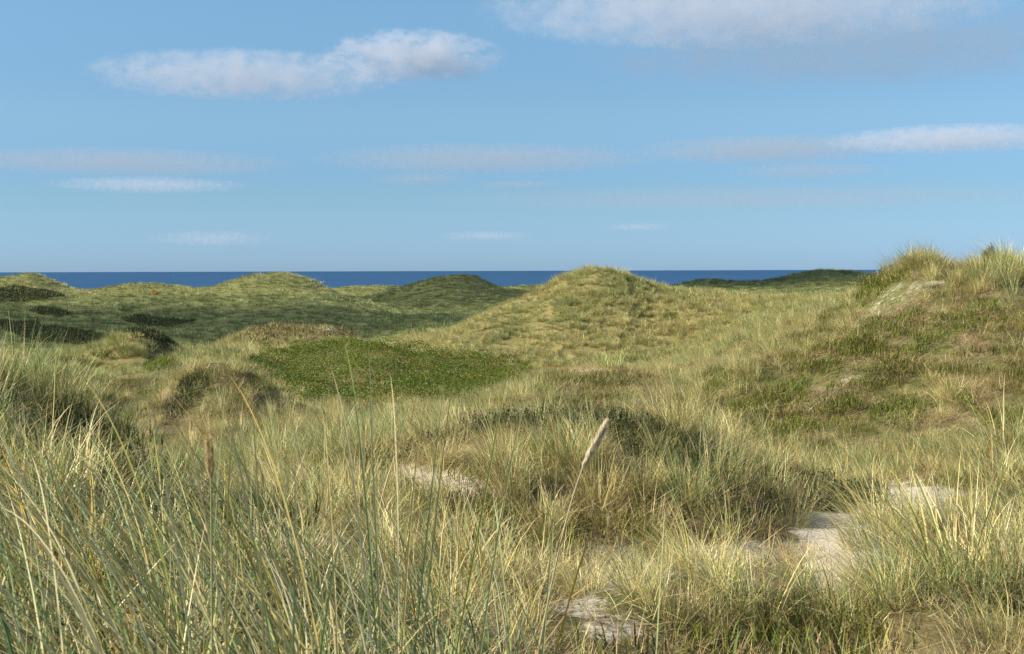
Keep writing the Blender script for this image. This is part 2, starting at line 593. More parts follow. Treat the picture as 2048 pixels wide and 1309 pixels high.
def tuft(seed, n, lmin, lmax, w, rad, pal, segs=4, wind=0.15, spread=0.55, bend=0.8, fold=False, litter=0.25, flat=1.0):
    r = np.random.default_rng(seed)
    a = r.uniform(0, 2 * np.pi, n)
    q = rad * np.sqrt(r.uniform(0, 1, n))
    base = np.stack([q * np.cos(a), q * np.sin(a), np.full(n, -0.04)], -1)
    az = a + r.normal(0, 0.7, n)
    L = r.uniform(lmin, lmax, n) * (1 - 0.35 * (q / rad) ** 2)
    tilt = np.abs(r.normal(0.12, 0.2, n)) + spread * (q / rad) * r.uniform(0.2, 1, n)
    bd = np.abs(r.normal(bend, 0.5, n)) * r.uniform(0.1, 1.2, n)
    ps = [blades(r, base, L, w * r.uniform(0.6, 1.3, n), tilt, az, bd, pal, segs, wind, fold)]
    m = int(n * litter)
    if m:                                   # dead leaves lying round the foot
        a = r.uniform(0, 2 * np.pi, m)
        q = rad * r.uniform(0, 1.5, m)
        base = np.stack([q * np.cos(a), q * np.sin(a), r.uniform(0, 0.06, m)], -1)
        ps.append(blades(r, base, r.uniform(0.3, 0.7, m) * lmax, w * r.uniform(0.6, 1.1, m), r.uniform(1.0, 1.6, m), r.uniform(0, 6.28, m),
                         r.normal(0.1, 0.3, m), 'dead', max(2, segs - 1), 0.0))
    return join(ps)


PROTO = bpy.data.collections.new('marram_tufts')      # unlinked source shapes for the grass cover
KINDS = {}


def proto(kind, me):
    o = bpy.data.objects.new('marram_tuft_%03d' % len(PROTO.objects), me)
    me.materials.append(M_GRASS)
    KINDS.setdefault(kind, []).append(len(PROTO.objects))
    PROTO.objects.link(o)


def build_protos():
    s = 100
    for kind, pal, cnt in (('straw', 'straw', 5), ('mixed', 'mixed', 6), ('green', 'green', 4)):
        for k in range(cnt):
            s += 1
            V, Q, C = tuft(s, 120, 0.30, 0.72, 0.0052, 0.15, pal, 5, 0.20, 0.6, 0.9)
            proto(kind, mesh_np('tuft', V, [Q], C))
    for k in range(4):
        s += 1
        V, Q, C = tuft(s, 90, 0.12, 0.34, 0.005, 0.22, 'dead' if k < 2 else 'straw', 3, 0.1, 1.0, 1.0, litter=0.8)
        proto('short', mesh_np('tuft', V, [Q], C))
    for k in range(5):
        s += 1
        r = np.random.default_rng(s)
        n = 170
        a = r.uniform(0, 6.28, n); q = 0.5 * np.sqrt(r.uniform(0, 1, n))
        base = np.stack([q * np.cos(a), q * np.sin(a), r.uniform(0.0, 0.07, n)], -1)
        V, Q, C = blades(r, base, r.uniform(0.08, 0.34, n), 0.0055 * r.uniform(0.6, 1.2, n), r.normal(1.35, 0.3, n), r.uniform(0, 6.28, n), r.normal(0.15, 0.35, n), 'lit', 3, 0.0)
        proto('litter', mesh_np('tuft', V, [Q], C))
    for k in range(4):
        s += 1
        r = np.random.default_rng(s)
        n = 260
        a = r.uniform(0, 6.28, n); q = 0.42 * np.sqrt(r.uniform(0, 1, n))
        base = np.stack([q * np.cos(a), q * np.sin(a), 0.05 * (1 - (q / .42) ** 2) - 0.02], -1)
        V, Q, C = blades(r, base, r.uniform(0.05, 0.15, n), 0.011 * r.uniform(0.6, 1.2, n), np.abs(r.normal(0.4, 0.4, n)), r.uniform(0, 6.28, n), r.normal(0.4, 0.4, n), 'moss', 2, 0.0)
        proto('moss', mesh_np('tuft', V, [Q], C))
    for kind, pal in (('fstraw', 'straw'), ('fmixed', 'mixed'), ('fgreen', 'green')):
        for k in range(4):
            s += 1
            V, Q, C = tuft(s, 110, 0.28, 0.70, 0.012, 0.22, pal, 3, 0.18, 0.6, 0.9, litter=0.1)
            proto(kind, mesh_np('tuft', V, [Q], C))
    for kind, pal in (('dstraw', 'mixed'), ('dgreen', 'fargreen'), ('dmixed', 'green')):
        for k in range(3):
            s += 1
            V, Q, C = tuft(s, 90, 0.28, 0.65, 0.035, 0.75, pal, 2, 0.15, 0.7, 0.9, litter=0.1)
            proto(kind, mesh_np('tuft', V, [Q], C))


_gn = None


def grass_nodes():
    global _gn
    if _gn: return _gn
    g = bpy.data.node_groups.new('grass_cover', 'GeometryNodeTree')
    g.interface.new_socket('Geometry', in_out='INPUT', socket_type='NodeSocketGeometry')
    g.interface.new_socket('Geometry', in_out='OUTPUT', socket_type='NodeSocketGeometry')
    N, L = g.nodes.new, g.links.new
    gi, go = N('NodeGroupInput'), N('NodeGroupOutput')
    ci = N('GeometryNodeCollectionInfo')
    ci.inputs['Collection'].default_value = PROTO
    ci.inputs['Separate Children'].default_value = True
    ci.inputs['Reset Children'].default_value = True
    ip = N('GeometryNodeInstanceOnPoints')
    ip.inputs['Pick Instance'].default_value = True
    def na(name, t):
        n = N('GeometryNodeInputNamedAttribute'); n.data_type = t; n.inputs['Name'].default_value = name
        return n.outputs['Attribute']
    L(gi.outputs[0], ip.inputs['Points'])
    L(ci.outputs[0], ip.inputs['Instance'])
    L(na('idx', 'INT'), ip.inputs['Instance Index'])
    L(na('rot', 'FLOAT_VECTOR'), ip.inputs['Rotation'])
    L(na('scl', 'FLOAT_VECTOR'), ip.inputs['Scale'])
    L(ip.outputs[0], go.inputs[0])
    _gn = g
    return g


def cover(name, label, pos, idx, rot, scl):
    me = bpy.data.meshes.new(name)
    me.vertices.add(len(pos))
    me.vertices.foreach_set('co', pos.astype(np.float32).ravel())
    a = me.attributes.new('idx', 'INT', 'POINT'); a.data.foreach_set('value', idx.astype(np.int32))
    a = me.attributes.new('rot', 'FLOAT_VECTOR', 'POINT'); a.data.foreach_set('vector', rot.astype(np.float32).ravel())
    a = me.attributes.new('scl', 'FLOAT_VECTOR', 'POINT'); a.data.foreach_set('vector', scl.astype(np.float32).ravel())
    o = link(name, me)
    md = o.modifiers.new('grass_cover', 'NODES')
    md.node_group = grass_nodes()
    return tag(o, label, 'grass', kind='stuff')


def sample_band(d0, d1, dens, amax=0.46):
    area = amax * (d1 * d1 - d0 * d0)
    n = int(area * dens)
    d = np.sqrt(rng.uniform(d0 * d0, d1 * d1, n))
    a = rng.uniform(-amax, amax, n)
    return np.sin(a) * d, np.cos(a) * d, d


def pick(kinds):
    """kinds: array of kind names -> random prototype index"""
    out = np.zeros(len(kinds), int)
    for k in np.unique(kinds):
        m = kinds == k
        out[m] = rng.choice(KINDS[k], m.sum())
    return out


MATS = []           # (px, py, d) polygons of shrub mats, filled below, thin the grass


def scatter(name, label, d0, d1, dens, pre, smin, smax, amax=0.46, keep=None):
    x, y, d = sample_band(d0, d1, dens, amax)
    z = height(x, y)
    px, py = to_px(x, y, z)
    sand = region(px, py, d, SAND)
    brown = region(px, py, d, BROWN)
    clump = fbm(x / 1.7, y / 1.7, 11, 2)
    big = fbm(x / 7.0, y / 7.0, 14, 3)
    p = np.clip(0.75 + 0.8 * clump, 0.15, 1) if pre == '' else np.clip(0.9 + 0.5 * clump, 0.3, 1)
    p *= 1 - np.where(d > 20, 0.55, 0.86) * np.clip(sand * 1.25 - 0.1, 0, 1)
    p *= 1 - 0.5 * np.clip(brown, 0, 1)
    p *= 1 - 0.25 * np.clip(region(px, py, d, HEATH), 0, 1) * sstep(-0.3, 0.2, fbm((x - y * .6) / 1.5, (x * .6 + y) / 5.0, 97, 2))
    rose = in_poly(px, py + 10, ROSE) & (d > 34) & (d < 67)
    p[rose] *= 0.02
    mat = np.zeros(len(px))
    for (poly, a, b) in MATS:
        mm = in_poly(px, py, poly) & (d > a) & (d < b)
        mat[mm] = 1
    p *= 1 - np.where(d < 16, 0.55, 0.85) * mat
    if keep is not None: p *= keep(px, py, d)
    m = rng.uniform(0, 1, len(x)) < p
    x, y, z, d, px, py, sand, brown, clump, big, mat = [q[m] for q in (x, y, z, d, px, py, sand, brown, clump, big, mat)]
    n = len(x)
    u = rng.uniform(0, 1, n) + big * 0.6
    kind = np.where(u < 0.42, pre + 'straw', np.where(u < 0.80, pre + 'mixed', pre + 'green')).astype(object)
    if pre == '':
        sh = rng.uniform(0, 1, n) < np.clip(0.12 + 0.35 * sstep(0.15, 0.6, fbm(x / 4.5, y / 4.5, 93, 3)) + 0.75 * brown + 0.3 * mat + 0.6 * sand + 0.7 * region(px, py, d, HEATH), 0, 0.9)
        kind[sh] = 'short'
    lm = (px < 470) & (d > 33) & (d < 70) & (rng.uniform(0, 1, n) < 0.75)
    if pre in ('', 'f'): kind[lm] = pre + 'green'
    if pre == 'd':
        lit = (d > 165) & (px < 760) & (py < 592)  # far left tops: straw tufts put the sunlit brightness into the grass colour
        kind[:] = 'dgreen'
        q = rng.uniform(0, 1, n)
        kind[q < 0.12 + 0.5 * sstep(0.0, 0.5, big)] = 'dmixed'
        kind[lit & (q < 0.75)] = 'dstraw'
        kind[(px > 1500) & (py < 556) & (q < .6)] = 'dstraw'  # far right top: straw tufts likewise stand in for sunlight
    kind = kind.astype(str)
    idx = pick(kind)
    rot = np.stack([rng.normal(0, 0.1, n), rng.normal(-0.08, 0.1, n), rng.uniform(-0.9, 0.9, n)], 1)
    s = rng.uniform(smin, smax, n) * np.exp(rng.normal(0, 0.18, n)) * (1 + 0.35 * np.clip(clump, -1, 1)) * (1 - 0.35 * np.clip(brown, 0, 1)) * (1 - 0.3 * np.clip(sand, 0, 1))
    scl = np.stack([s, s, s * rng.uniform(0.8, 1.2, n)], 1)
    print(name, n)
    return cover(name, label, np.stack([x, y, z], 1), idx, rot, scl)


def ground_cover(name, label, kind, d0, d1, dens, want, smin, smax):
    x, y, d = sample_band(d0, d1, dens)
    z = height(x, y)
    px, py = to_px(x, y, z)
    p = want(px, py, d, region(px, py, d, SAND), region(px, py, d, BROWN), x, y)
    p[in_poly(px, py + 10, ROSE) & (d > 34) & (d < 67)] = 0
    m = rng.uniform(0, 1, len(x)) < p
    x, y, z = x[m], y[m], z[m]
    n = len(x)
    s = rng.uniform(smin, smax, n)
    print(name, n)
    return cover(name, label, np.stack([x, y, z], 1), pick(np.full(n, kind)), np.stack([rng.normal(0, .05, n), rng.normal(0, .05, n), rng.uniform(0, 6.28, n)], 1), np.stack([s, s, s], 1))


# ------------------------------------------------------------------ sky and light
SUN_EL, SUN_AZ = R(35), R(-101)           # azimuth clockwise from the view direction
SUN_DIR = Vector((math.sin(SUN_AZ) * math.cos(SUN_EL), math.cos(SUN_AZ) * math.cos(SUN_EL), math.sin(SUN_EL)))


def build_light():
    w = bpy.data.worlds.new('World')
    scene.world = w
    w.use_nodes = True
    nt = w.node_tree
    bg = nt.nodes['Background']
    sk = nt.nodes.new('ShaderNodeTexSky')
    sk.sky_type = 'NISHITA'
    sk.sun_disc = False
    sk.sun_elevation = SUN_EL
    sk.sun_rotation = SUN_AZ % (2 * math.pi)
    sk.air_density = 1.0
    sk.dust_density = 0.3
    sk.ozone_density = 1.5
    sk.altitude = 0
    N, L = nt.nodes.new, nt.links.new
    tc = N('ShaderNodeTexCoord')
    sp = N('ShaderNodeSeparateXYZ'); L(tc.outputs['Generated'], sp.inputs[0])
    rp = N('ShaderNodeValToRGB')
    rp.color_ramp.interpolation = 'EASE'
    e = rp.color_ramp.elements
    e[0].position = 0.0; e[0].color = (0.40, 0.67, 1.30, 1)
    e[1].position = 0.5; e[1].color = (0.85, 0.92, 1.0, 1)
    for p_, c_ in ((0.06, (0.42, 0.635, 0.96, 1)), (0.115, (0.56, 0.75, 0.94, 1)), (0.19, (0.67, 0.88, 1.0, 1))):
        k = e.new(p_); k.color = c_
    L(sp.outputs['Z'], rp.inputs[0])
    mu = N('ShaderNodeVectorMath'); mu.operation = 'MULTIPLY'
    L(sk.outputs[0], mu.inputs[0]); L(rp.outputs[0], mu.inputs[1])
    L(mu.outputs[0], bg.inputs[0])
    bg.inputs[1].default_value = 0.073
    sl = bpy.data.lights.new('sun', 'SUN')
    sl.energy = 4.6
    sl.angle = R(0.55)
    sl.color = (1.0, 0.93, 0.80)
    so = bpy.data.objects.new('sun', sl)
    so.rotation_euler = (-SUN_DIR).to_track_quat('-Z', 'Y').to_euler()
    COL.objects.link(so)


def build_camera():
    cd = bpy.data.cameras.new('camera')
    cd.sensor_width = 23.6
    cd.lens = 23.6 * F / 2048
    cd.clip_start = 0.05
    cd.clip_end = 200000
    cd.dof.use_dof = True
    cd.dof.focus_distance = 16
    cd.dof.aperture_fstop = 11
    co = bpy.data.objects.new('camera', cd)
    co.rotation_euler = Euler((math.pi / 2 + PITCH, 0, 0)).to_matrix().to_euler()
    co.rotation_euler = (Euler((math.pi / 2 + PITCH, 0, 0)).to_matrix() @ Euler((0, 0, -ROLL)).to_matrix()).to_euler()
    COL.objects.link(co)
    scene.camera = co


def build_sea():
    r = np.array([150, 400, 700, 1200, 2500, 6000, 15000, 40000, 90000], float)
    n = 96
    a = np.linspace(0, 2 * np.pi, n, endpoint=False)
    V = np.concatenate([np.stack([np.cos(a) * q, np.sin(a) * q, np.full(n, SEA_Z)], 1) for q in r])
    i = np.arange(len(r) - 1)[:, None] * n + np.arange(n)[None]
    j = np.arange(len(r) - 1)[:, None] * n + (np.arange(n)[None] + 1) % n
    q = np.stack([i, i + n, j + n, j], -1).reshape(-1, 4)
    m, nt, out = new_mat('sea_water')
    N, L = nt.nodes.new, nt.links.new
    geo = N('ShaderNodeNewGeometry')
    mp = N('ShaderNodeMapping'); mp.inputs['Scale'].default_value = (0.004, 0.012, 1)
    L(geo.outputs['Position'], mp.inputs['Vector'])
    no = N('ShaderNodeTexNoise'); no.inputs['Scale'].default_value = 1; no.inputs['Detail'].default_value = 8; no.inputs['Roughness'].default_value = 0.7
    L(mp.outputs[0], no.inputs['Vector'])
    rp = N('ShaderNodeValToRGB')
    rp.color_ramp.elements[0].position = 0.35; rp.color_ramp.elements[1].position = 0.7
    rp.color_ramp.elements[0].color = (0.014, 0.058, 0.135, 1); rp.color_ramp.elements[1].color = (0.032, 0.098, 0.195, 1)
    L(no.outputs[0], rp.inputs[0])
    pr = N('ShaderNodeBsdfPrincipled')
    pr.inputs['Roughness'].default_value = 0.6
    pr.inputs['Specular IOR Level'].default_value = 0.12
    L(rp.outputs[0], pr.inputs['Base Color'])
    n2 = N('ShaderNodeTexNoise'); n2.inputs['Scale'].default_value = 0.15; n2.inputs['Detail'].default_value = 6
    L(geo.outputs['Position'], n2.inputs['Vector'])
    bp = N('ShaderNodeBump'); bp.inputs['Strength'].default_value = 0.6; bp.inputs['Distance'].default_value = 1.0
    L(n2.outputs[0], bp.inputs['Height']); L(bp.outputs[0], pr.inputs['Normal'])
    L(pr.outputs[0], out.inputs[0])
    tag(link('sea', mesh_np('sea', V, [q]), m), 'deep blue open sea on the horizon behind the dunes', 'sea', kind='structure')


# ------------------------------------------------------------------ patches on the ground
def c3(*pts):       # corner list read from an enlargement of the right-hand dune
    return [(1348 + x / 2.926, 450 + y / 2.926) for x, y in pts]


def patch_points(poly, d0, d1, dens, jit=6.0, seed=0, nmax=15000):
    """random ground points, evenly spread over the ground, inside an outline"""
    r = np.random.default_rng(seed)
    poly = np.array(poly, float)
    x0, x1 = poly[:, 0].min() - 10, poly[:, 0].max() + 10
    a0, a1 = math.atan2(x0 - 1024, F), math.atan2(x1 - 1024, F)
    n = 20000
    d = np.sqrt(r.uniform(d0 * d0, d1 * d1, n))
    a = r.uniform(a0, a1, n)
    x, y = np.sin(a) * d, np.cos(a) * d
    z = height(x, y)
    px, py = to_px(x, y, z)
    k = (poly[:, 1].max() - poly[:, 1].min()) / 6
    jx = px + fbm(x / 0.06 / d * 1.2, y / 0.06 / d * 1.2, 21, 3) * jit * 2
    jy = py + fbm(x / 0.06 / d * 1.2, y / 0.06 / d * 1.2, 25, 3) * min(jit, k) * 1.2
    m = in_poly(jx, jy, poly)
    area = (a1 - a0) * 0.5 * (d1 * d1 - d0 * d0) * m.mean()
    want = int(min(nmax, max(60, area * dens)))
    x, y, z = x[m], y[m], z[m]
    if len(x) == 0:
        print('EMPTY PATCH', poly[0]); return np.zeros((0, 3))
    i = r.integers(0, len(x), want)
    # spread repeats a little so that no two sprigs share a foot
    s = math.sqrt(max(area, 0.01) / max(len(x), 1)) * 0.8
    return np.stack([x[i] + r.normal(0, s, want), y[i] + r.normal(0, s, want), z[i]], 1)


def leaf_quads(r, ctr, size, cols, up=0.35):
    n = len(ctr)
    nrm = r.normal(0, 1, (n, 3)); nrm[:, 2] = np.abs(nrm[:, 2]) + up
    nrm /= np.linalg.norm(nrm, axis=1)[:, None]
    t = np.cross(nrm, r.normal(0, 1, (n, 3)))
    t /= np.linalg.norm(t, axis=1)[:, None]
    b = np.cross(nrm, t)
    s = size[:, None]
    V = np.stack([ctr - t * s, ctr + b * s * 0.5 + nrm * s * 0.15, ctr + t * s, ctr - b * s * 0.5 + nrm * s * 0.15], 1)
    Q = np.arange(n * 4).reshape(n, 4)
    return V.reshape(-1, 3), Q, np.repeat(cols, 4, 0)


def low_mat(name, label, cat, poly, d0, d1, hgt=0.16, dens=260, pal='heath', sprig=0.13, seed=1, group=None, size=None):
    """low heath mat: many small upright sprigs over a bumpy cushion"""
    r = np.random.default_rng(seed)
    dm = 0.5 * (d0 + d1)
    k = max(1.0, dm / 22.0)
    p = patch_points(poly, d0, d1, dens / k ** 1.6, 4, seed)
    if len(p) == 0: return
    o = p.mean(0)
    bump = 0.5 + 0.5 * np.clip(fbm(p[:, 0] / (0.5 * k), p[:, 1] / (0.5 * k), seed, 2), -1, 1)
    p = p - o
    p[:, 2] += hgt * bump - 0.05
    n = len(p)
    br = 0.75 + 0.6 * r.uniform(0, 1, n)
    V1, Q1, C1 = blades(r, p, r.uniform(0.6, 1.3, n) * sprig * k ** 0.35, 0.009 * k * r.uniform(0.7, 1.4, n), np.abs(r.normal(0.35, 0.35, n)), r.uniform(0, 6.28, n),
                        r.normal(0.3, 0.5, n), pal, 2, 0.02)
    cols, w = PAL[pal]
    cc = np.array(cols)[r.choice(len(cols), n, p=np.array(w) / sum(w))] * br[:, None]
    q = p.copy(); q[:, 2] += r.uniform(0.0, 1.0, n) * sprig * 0.9
    V2, Q2, C2 = leaf_quads(r, q, 0.013 * k * r.uniform(0.7, 1.5, n), cc)
    V, Q, C = join([(V1, Q1, C1), (V2, Q2, C2)])
    ob = link(name, mesh_np(name, V, [Q], C), M_SHRUB, None, o)
    return tag(ob, label, cat, group)


G_R = 'low green heath mats on the right dune'
G_F = 'dark shrub patches on the far dunes'
MAT_SPECS = [
    ('heath_mat', 'bright green heath mat high on the right dune, the largest below its grassy crest', c3((1480, 610), (1560, 560), (1700, 520), (1870, 485), (1890, 540), (1800, 620), (1700, 665), (1590, 650)), 22, 33, .2, 'heath', G_R),
    ('heath_mat', 'long green heath mat slanting down the middle of the right dune', c3((1180, 600), (1195, 650), (1140, 740), (1050, 790), (900, 870), (740, 885), (760, 820), (880, 790), (1000, 700), (1060, 640)), 21, 32, .2, 'heath', G_R),
    ('heath_mat', 'narrow green heath mat just under the bare sand scar of the right dune', c3((1190, 590), (1300, 540), (1470, 505), (1450, 560), (1330, 610), (1220, 640)), 24, 33, .15, 'heath', G_R),
    ('heath_mat', 'small dark green heath mat below the largest mat of the right dune', c3((1360, 760), (1440, 700), (1510, 690), (1490, 740), (1430, 790), (1380, 810)), 21, 31, .2, 'heath', G_R),
    ('heath_mat', 'green heath mat in the brown patch midway down the right dune', c3((1180, 830), (1300, 790), (1345, 850), (1250, 905)), 20, 29, .15, 'heath', G_R),
    ('heath_mat', 'wide green heath mat at the left foot of the right dune', c3((300, 1060), (480, 1010), (600, 950), (760, 915), (790, 960), (740, 1080), (600, 1110), (400, 1160), (320, 1120)), 17, 27, .18, 'heath', G_R),
    ('heath_mat', 'rounded green heath mat low on the right dune beside brown litter', c3((880, 1080), (930, 1040), (1050, 1020), (1050, 1090), (960, 1130), (890, 1130)), 17, 26, .16, 'heath', G_R),
    ('heath_mat', 'broad dull green heath mat along the foot of the right dune', c3((1100, 1120), (1200, 1050), (1330, 1040), (1500, 1060), (1530, 1130), (1400, 1200), (1200, 1190)), 16, 26, .16, 'heath', G_R),
    ('heath_mat', 'olive heath mat at the bottom of the right dune above the pale tussocks', c3((560, 1210), (680, 1165), (830, 1170), (880, 1220), (760, 1280), (600, 1270)), 15, 24, .16, 'heath', G_R),
    ('heath_mat', 'dark green heath fringe on the left edge of the bare sand scar', c3((1040, 480), (1100, 400), (1200, 315), (1380, 285), (1390, 335), (1250, 375), (1150, 445), (1090, 515)), 25, 36, .25, 'heath', G_R),
    ('heath_mat', 'green heath mat on the lower left flank of the right dune among straw grass', c3((170, 940), (250, 870), (330, 890), (345, 960), (250, 1020), (170, 1000)), 18, 29, .16, 'heath', G_R),
    ('heath_mat', 'small dark heath mat near the right edge low on the right dune', c3((1640, 1060), (1700, 1020), (1790, 1040), (1760, 1090), (1670, 1100)), 17, 25, .2, 'heath', G_R),
    ('heath_mat', 'green heath mat at the right edge below the right dune', c3((1780, 1190), (1850, 1130), (2048, 1120), (2060, 1190), (1920, 1230)), 15, 24, .16, 'heath', G_R),
    ('heath_mat', 'mossy dark green heath mat along the top of the middle bank', [(850, 855), (1000, 828), (1150, 834), (1290, 845), (1300, 880), (1150, 895), (1000, 885), (890, 880)], 10, 14.5, .28, 'dark', None),
    ('bush_or_shade_patch', 'dark bush under the overhanging right end of the middle bank', [(1230, 858), (1480, 848), (1490, 925), (1400, 950), (1290, 955), (1240, 920)], 10.5, 13.5, .17, 'dark', None),
    ('heath_mat', 'olive heath mat at the left end of the middle bank', [(870, 850), (860, 885), (730, 925), (640, 955), (610, 930), (750, 880)], 9.5, 15, .16, 'heath', None),
    ('bush_or_shade_patch', 'dark green bush at the upper edge of the sandy path', [(1585, 965), (1660, 935), (1740, 980), (1775, 1010), (1700, 1035), (1620, 1022)], 10.5, 15, .2, 'dark', None),
    ('heath_mat', 'dark olive heath mat on the mound left of the rose thicket', [(372, 758), (402, 742), (424, 768), (404, 800), (362, 842), (328, 852), (326, 822), (350, 790)], 21, 31, .12, 'dark', None),
    ('bush_or_shade_patch', 'dark sprigs standing in for shade on the right side of the small mound before the left valley', [(250, 686), (285, 671), (325, 671), (360, 700), (300, 705)], 54, 65, .5, 'dark', None),  # shaded side of the mound, drawn as dark sprigs
    ('heath_mat', 'small dark heath mat on the grassy rise at the left behind the near hump', [(190, 716), (225, 708), (255, 720), (215, 726)], 40, 60, .3, 'heath', None),
    ('heath_mat', 'dark heath mat in the dip between the left rise and the rose thicket mound', [(285, 735), (320, 727), (365, 737), (350, 748), (300, 748)], 38, 56, .3, 'heath', None),
    ('bush_or_shade_patch', 'long black green shrub patch below the far left dune top at the left edge', [(-40, 582), (30, 576), (100, 582), (135, 596), (90, 604), (-40, 602)], 170, 200, .5, 'dark', G_F),
    ('bush_or_shade_patch', 'small dark shrub patch alone on the shaded slope of the far left valley', [(60, 624), (95, 617), (150, 631), (115, 637)], 135, 170, .4, 'dark', G_F),
    ('bush_or_shade_patch', 'narrow dark shrub strip in the middle of the far left valley', [(245, 643), (290, 637), (395, 644), (340, 657), (280, 654)], 118, 150, .4, 'dark', G_F),
    ('bush_or_shade_patch', 'largest dark shrub patch along the floor of the far left valley', [(-20, 640), (60, 650), (150, 662), (235, 680), (170, 691), (80, 688), (10, 662)], 102, 140, .4, 'dark', G_F),
    ('bush_or_shade_patch', 'dark bush in the hollow of the crest of the right dune', c3((1760, 225), (1850, 180), (1870, 260), (1820, 305)), 26, 33, .45, 'dark', None),
    ('heath_mat', 'brownish heath mat on the crest of the right dune between two pale tussocks', c3((1600, 210), (1700, 185), (1790, 190), (1780, 240), (1640, 250)), 26, 33, .25, 'heath', None),
    ('bush_or_shade_patch', 'bush on the right face of the left foreground hump, coloured dark for its shaded flank', [(150, 885), (190, 850), (250, 875), (262, 912), (180, 922)], 6.5, 10.5, .25, 'dark', None),  # dark palette also carries the shade of the hump's right flank
    ('heath_mat', 'reddish brown heath mat at the foot of the left foreground hump', [(100, 930), (230, 915), (340, 920), (330, 965), (150, 980)], 5.5, 10.5, .12, 'brownheath', None),
    ('bush_or_shade_patch', 'dark bush among grass at the right edge beside the sandy path', [(1975, 990), (2048, 950), (2080, 1080), (2000, 1050)], 9, 14, .2, 'dark', None),
    ('heath_mat', 'brown green heath fringe behind the upper edge of the rose thicket', [(560, 702), (640, 688), (760, 690), (700, 700), (600, 710)], 58, 72, .3, 'heath', None),
    ('heath_mat', 'brown heath cover on the low eroded mound behind the rose thicket', [(462, 688), (515, 657), (560, 650), (640, 662), (720, 668), (800, 668), (792, 686), (650, 682), (560, 692)], 66, 86, .3, 'brownheath', None),
    ('heath_mat', 'small green heath clump alone on the right slope of the central dune', [(1325, 645), (1340, 634), (1356, 640), (1345, 650)], 66, 82, .4, 'heath', None),
]
MATS[:] = [(np.array(m[2], float), m[3], m[4]) for m in MAT_SPECS if m[6] != 'brownheath']


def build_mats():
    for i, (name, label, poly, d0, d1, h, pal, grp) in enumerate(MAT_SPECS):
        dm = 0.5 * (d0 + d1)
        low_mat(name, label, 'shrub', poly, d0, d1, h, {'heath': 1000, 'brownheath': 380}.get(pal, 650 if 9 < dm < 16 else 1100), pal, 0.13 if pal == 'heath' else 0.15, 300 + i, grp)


def build_rose():
    r = np.random.default_rng(55)
    n = 30000
    x, y, d = sample_band(35, 67, 330, 0.24)
    z = height(x, y)
    px, py = to_px(x, y, z)
    jx = px + 34 * fbm(x / 2.2, y / 2.2, 31, 3)
    m = in_poly(jx, py + 7 * fbm(x / 2, y / 2, 33, 3) - 6, ROSE)
    x, y, z = x[m], y[m], z[m]
    top = 0.5 + 0.30 * np.clip(fbm(x / 1.1, y / 1.1, 41, 3), -1, 1) + 0.28 * np.clip(fbm(x / 3.4, y / 3.4, 43, 2), -1, 1)
    n = len(x)
    zz = z + top * (1 - 0.75 * r.uniform(0, 1, n) ** 2.2)
    g = np.array([(0.055, 0.09, 0.006), (0.075, 0.125, 0.008), (0.105, 0.155, 0.010), (0.16, 0.18, 0.016), (0.16, 0.125, 0.02)])
    hue = np.clip(fbm(x / 2.6, y / 2.6, 47, 2) * 0.5 + 0.5, 0, 1)
    c = g[np.clip((hue * 3.4 + r.uniform(0, 1.2, n)).astype(int), 0, 4)] * r.uniform(0.75, 1.25, (n, 1))
    o_ = r.uniform(0, 1, n) < 0.012 + 0.07 * (fbm(x / 3, y / 3, 49, 2) > 0.25)
    c[o_] = np.array((0.34, 0.22, 0.03)) * r.uniform(0.7, 1.2, (o_.sum(), 1))
    k_ = r.uniform(0, 1, n) < 0.004
    c[k_] = (0.30, 0.05, 0.03)
    P_ = np.stack([x, y, zz], 1)
    o = P_.mean(0); o[2] = z.mean()
    V, Q, C = leaf_quads(r, P_ - o, r.uniform(0.024, 0.046, n), c, 0.8)
    print('rose leaves', n)
    ob = link('rose_thicket', mesh_np('rose_thicket', V, [Q], C), M_SHRUB, None, o)
    tag(ob, 'large dense rose thicket of green leaves with orange specks in the middle hollow', 'shrub')


# ------------------------------------------------------------------ single tussocks
def tussock(label, x, y, seed, n, lmin, lmax, w, rad, pal, segs, wind, spread, bend, fold=False, litter=0.3, group=None, dz=0.0, arch=0):
    V, Q, C = tuft(seed, n, lmin, lmax, w, rad, pal, segs, wind, spread, bend, fold, litter)
    if arch:                                    # longer leaves combed over by the wind
        r = np.random.default_rng(seed + 5000)
        a = r.uniform(0, 6.28, arch); q = rad * np.sqrt(r.uniform(0, 1, arch))
        base = np.stack([q * np.cos(a), q * np.sin(a), np.full(arch, -0.03)], -1)
        T = blades(r, base, lmax * r.uniform(0.85, 1.3, arch), w * r.uniform(0.8, 1.25, arch), np.abs(r.normal(0.3, 0.2, arch)), math.pi + r.normal(0, 0.7, arch),
                   r.uniform(0.15, 1.0, arch), pal, 10, 0.12, True, 0.6)
        V, Q, C = join([(V, Q, C), T])
    z = float(height([x], [y])[0]) + dz
    ob = link('marram_tussock', mesh_np('marram_tussock', V, [Q], C), M_GRASS, None, (x, y, z))
    return tag(ob, label, 'grass tussock', group)


def ground_hit(px, py, d0, d1):
    d = np.exp(np.linspace(math.log(d0), math.log(d1), 500))
    X, Y, Z = ray(px, py)
    h = height(X * d, Y * d)
    k = np.nonzero(h >= Z * d)[0]
    k = k[0] if len(k) else int(np.argmin(np.abs(h - Z * d)))
    return X * d[k], Y * d[k], h[k]


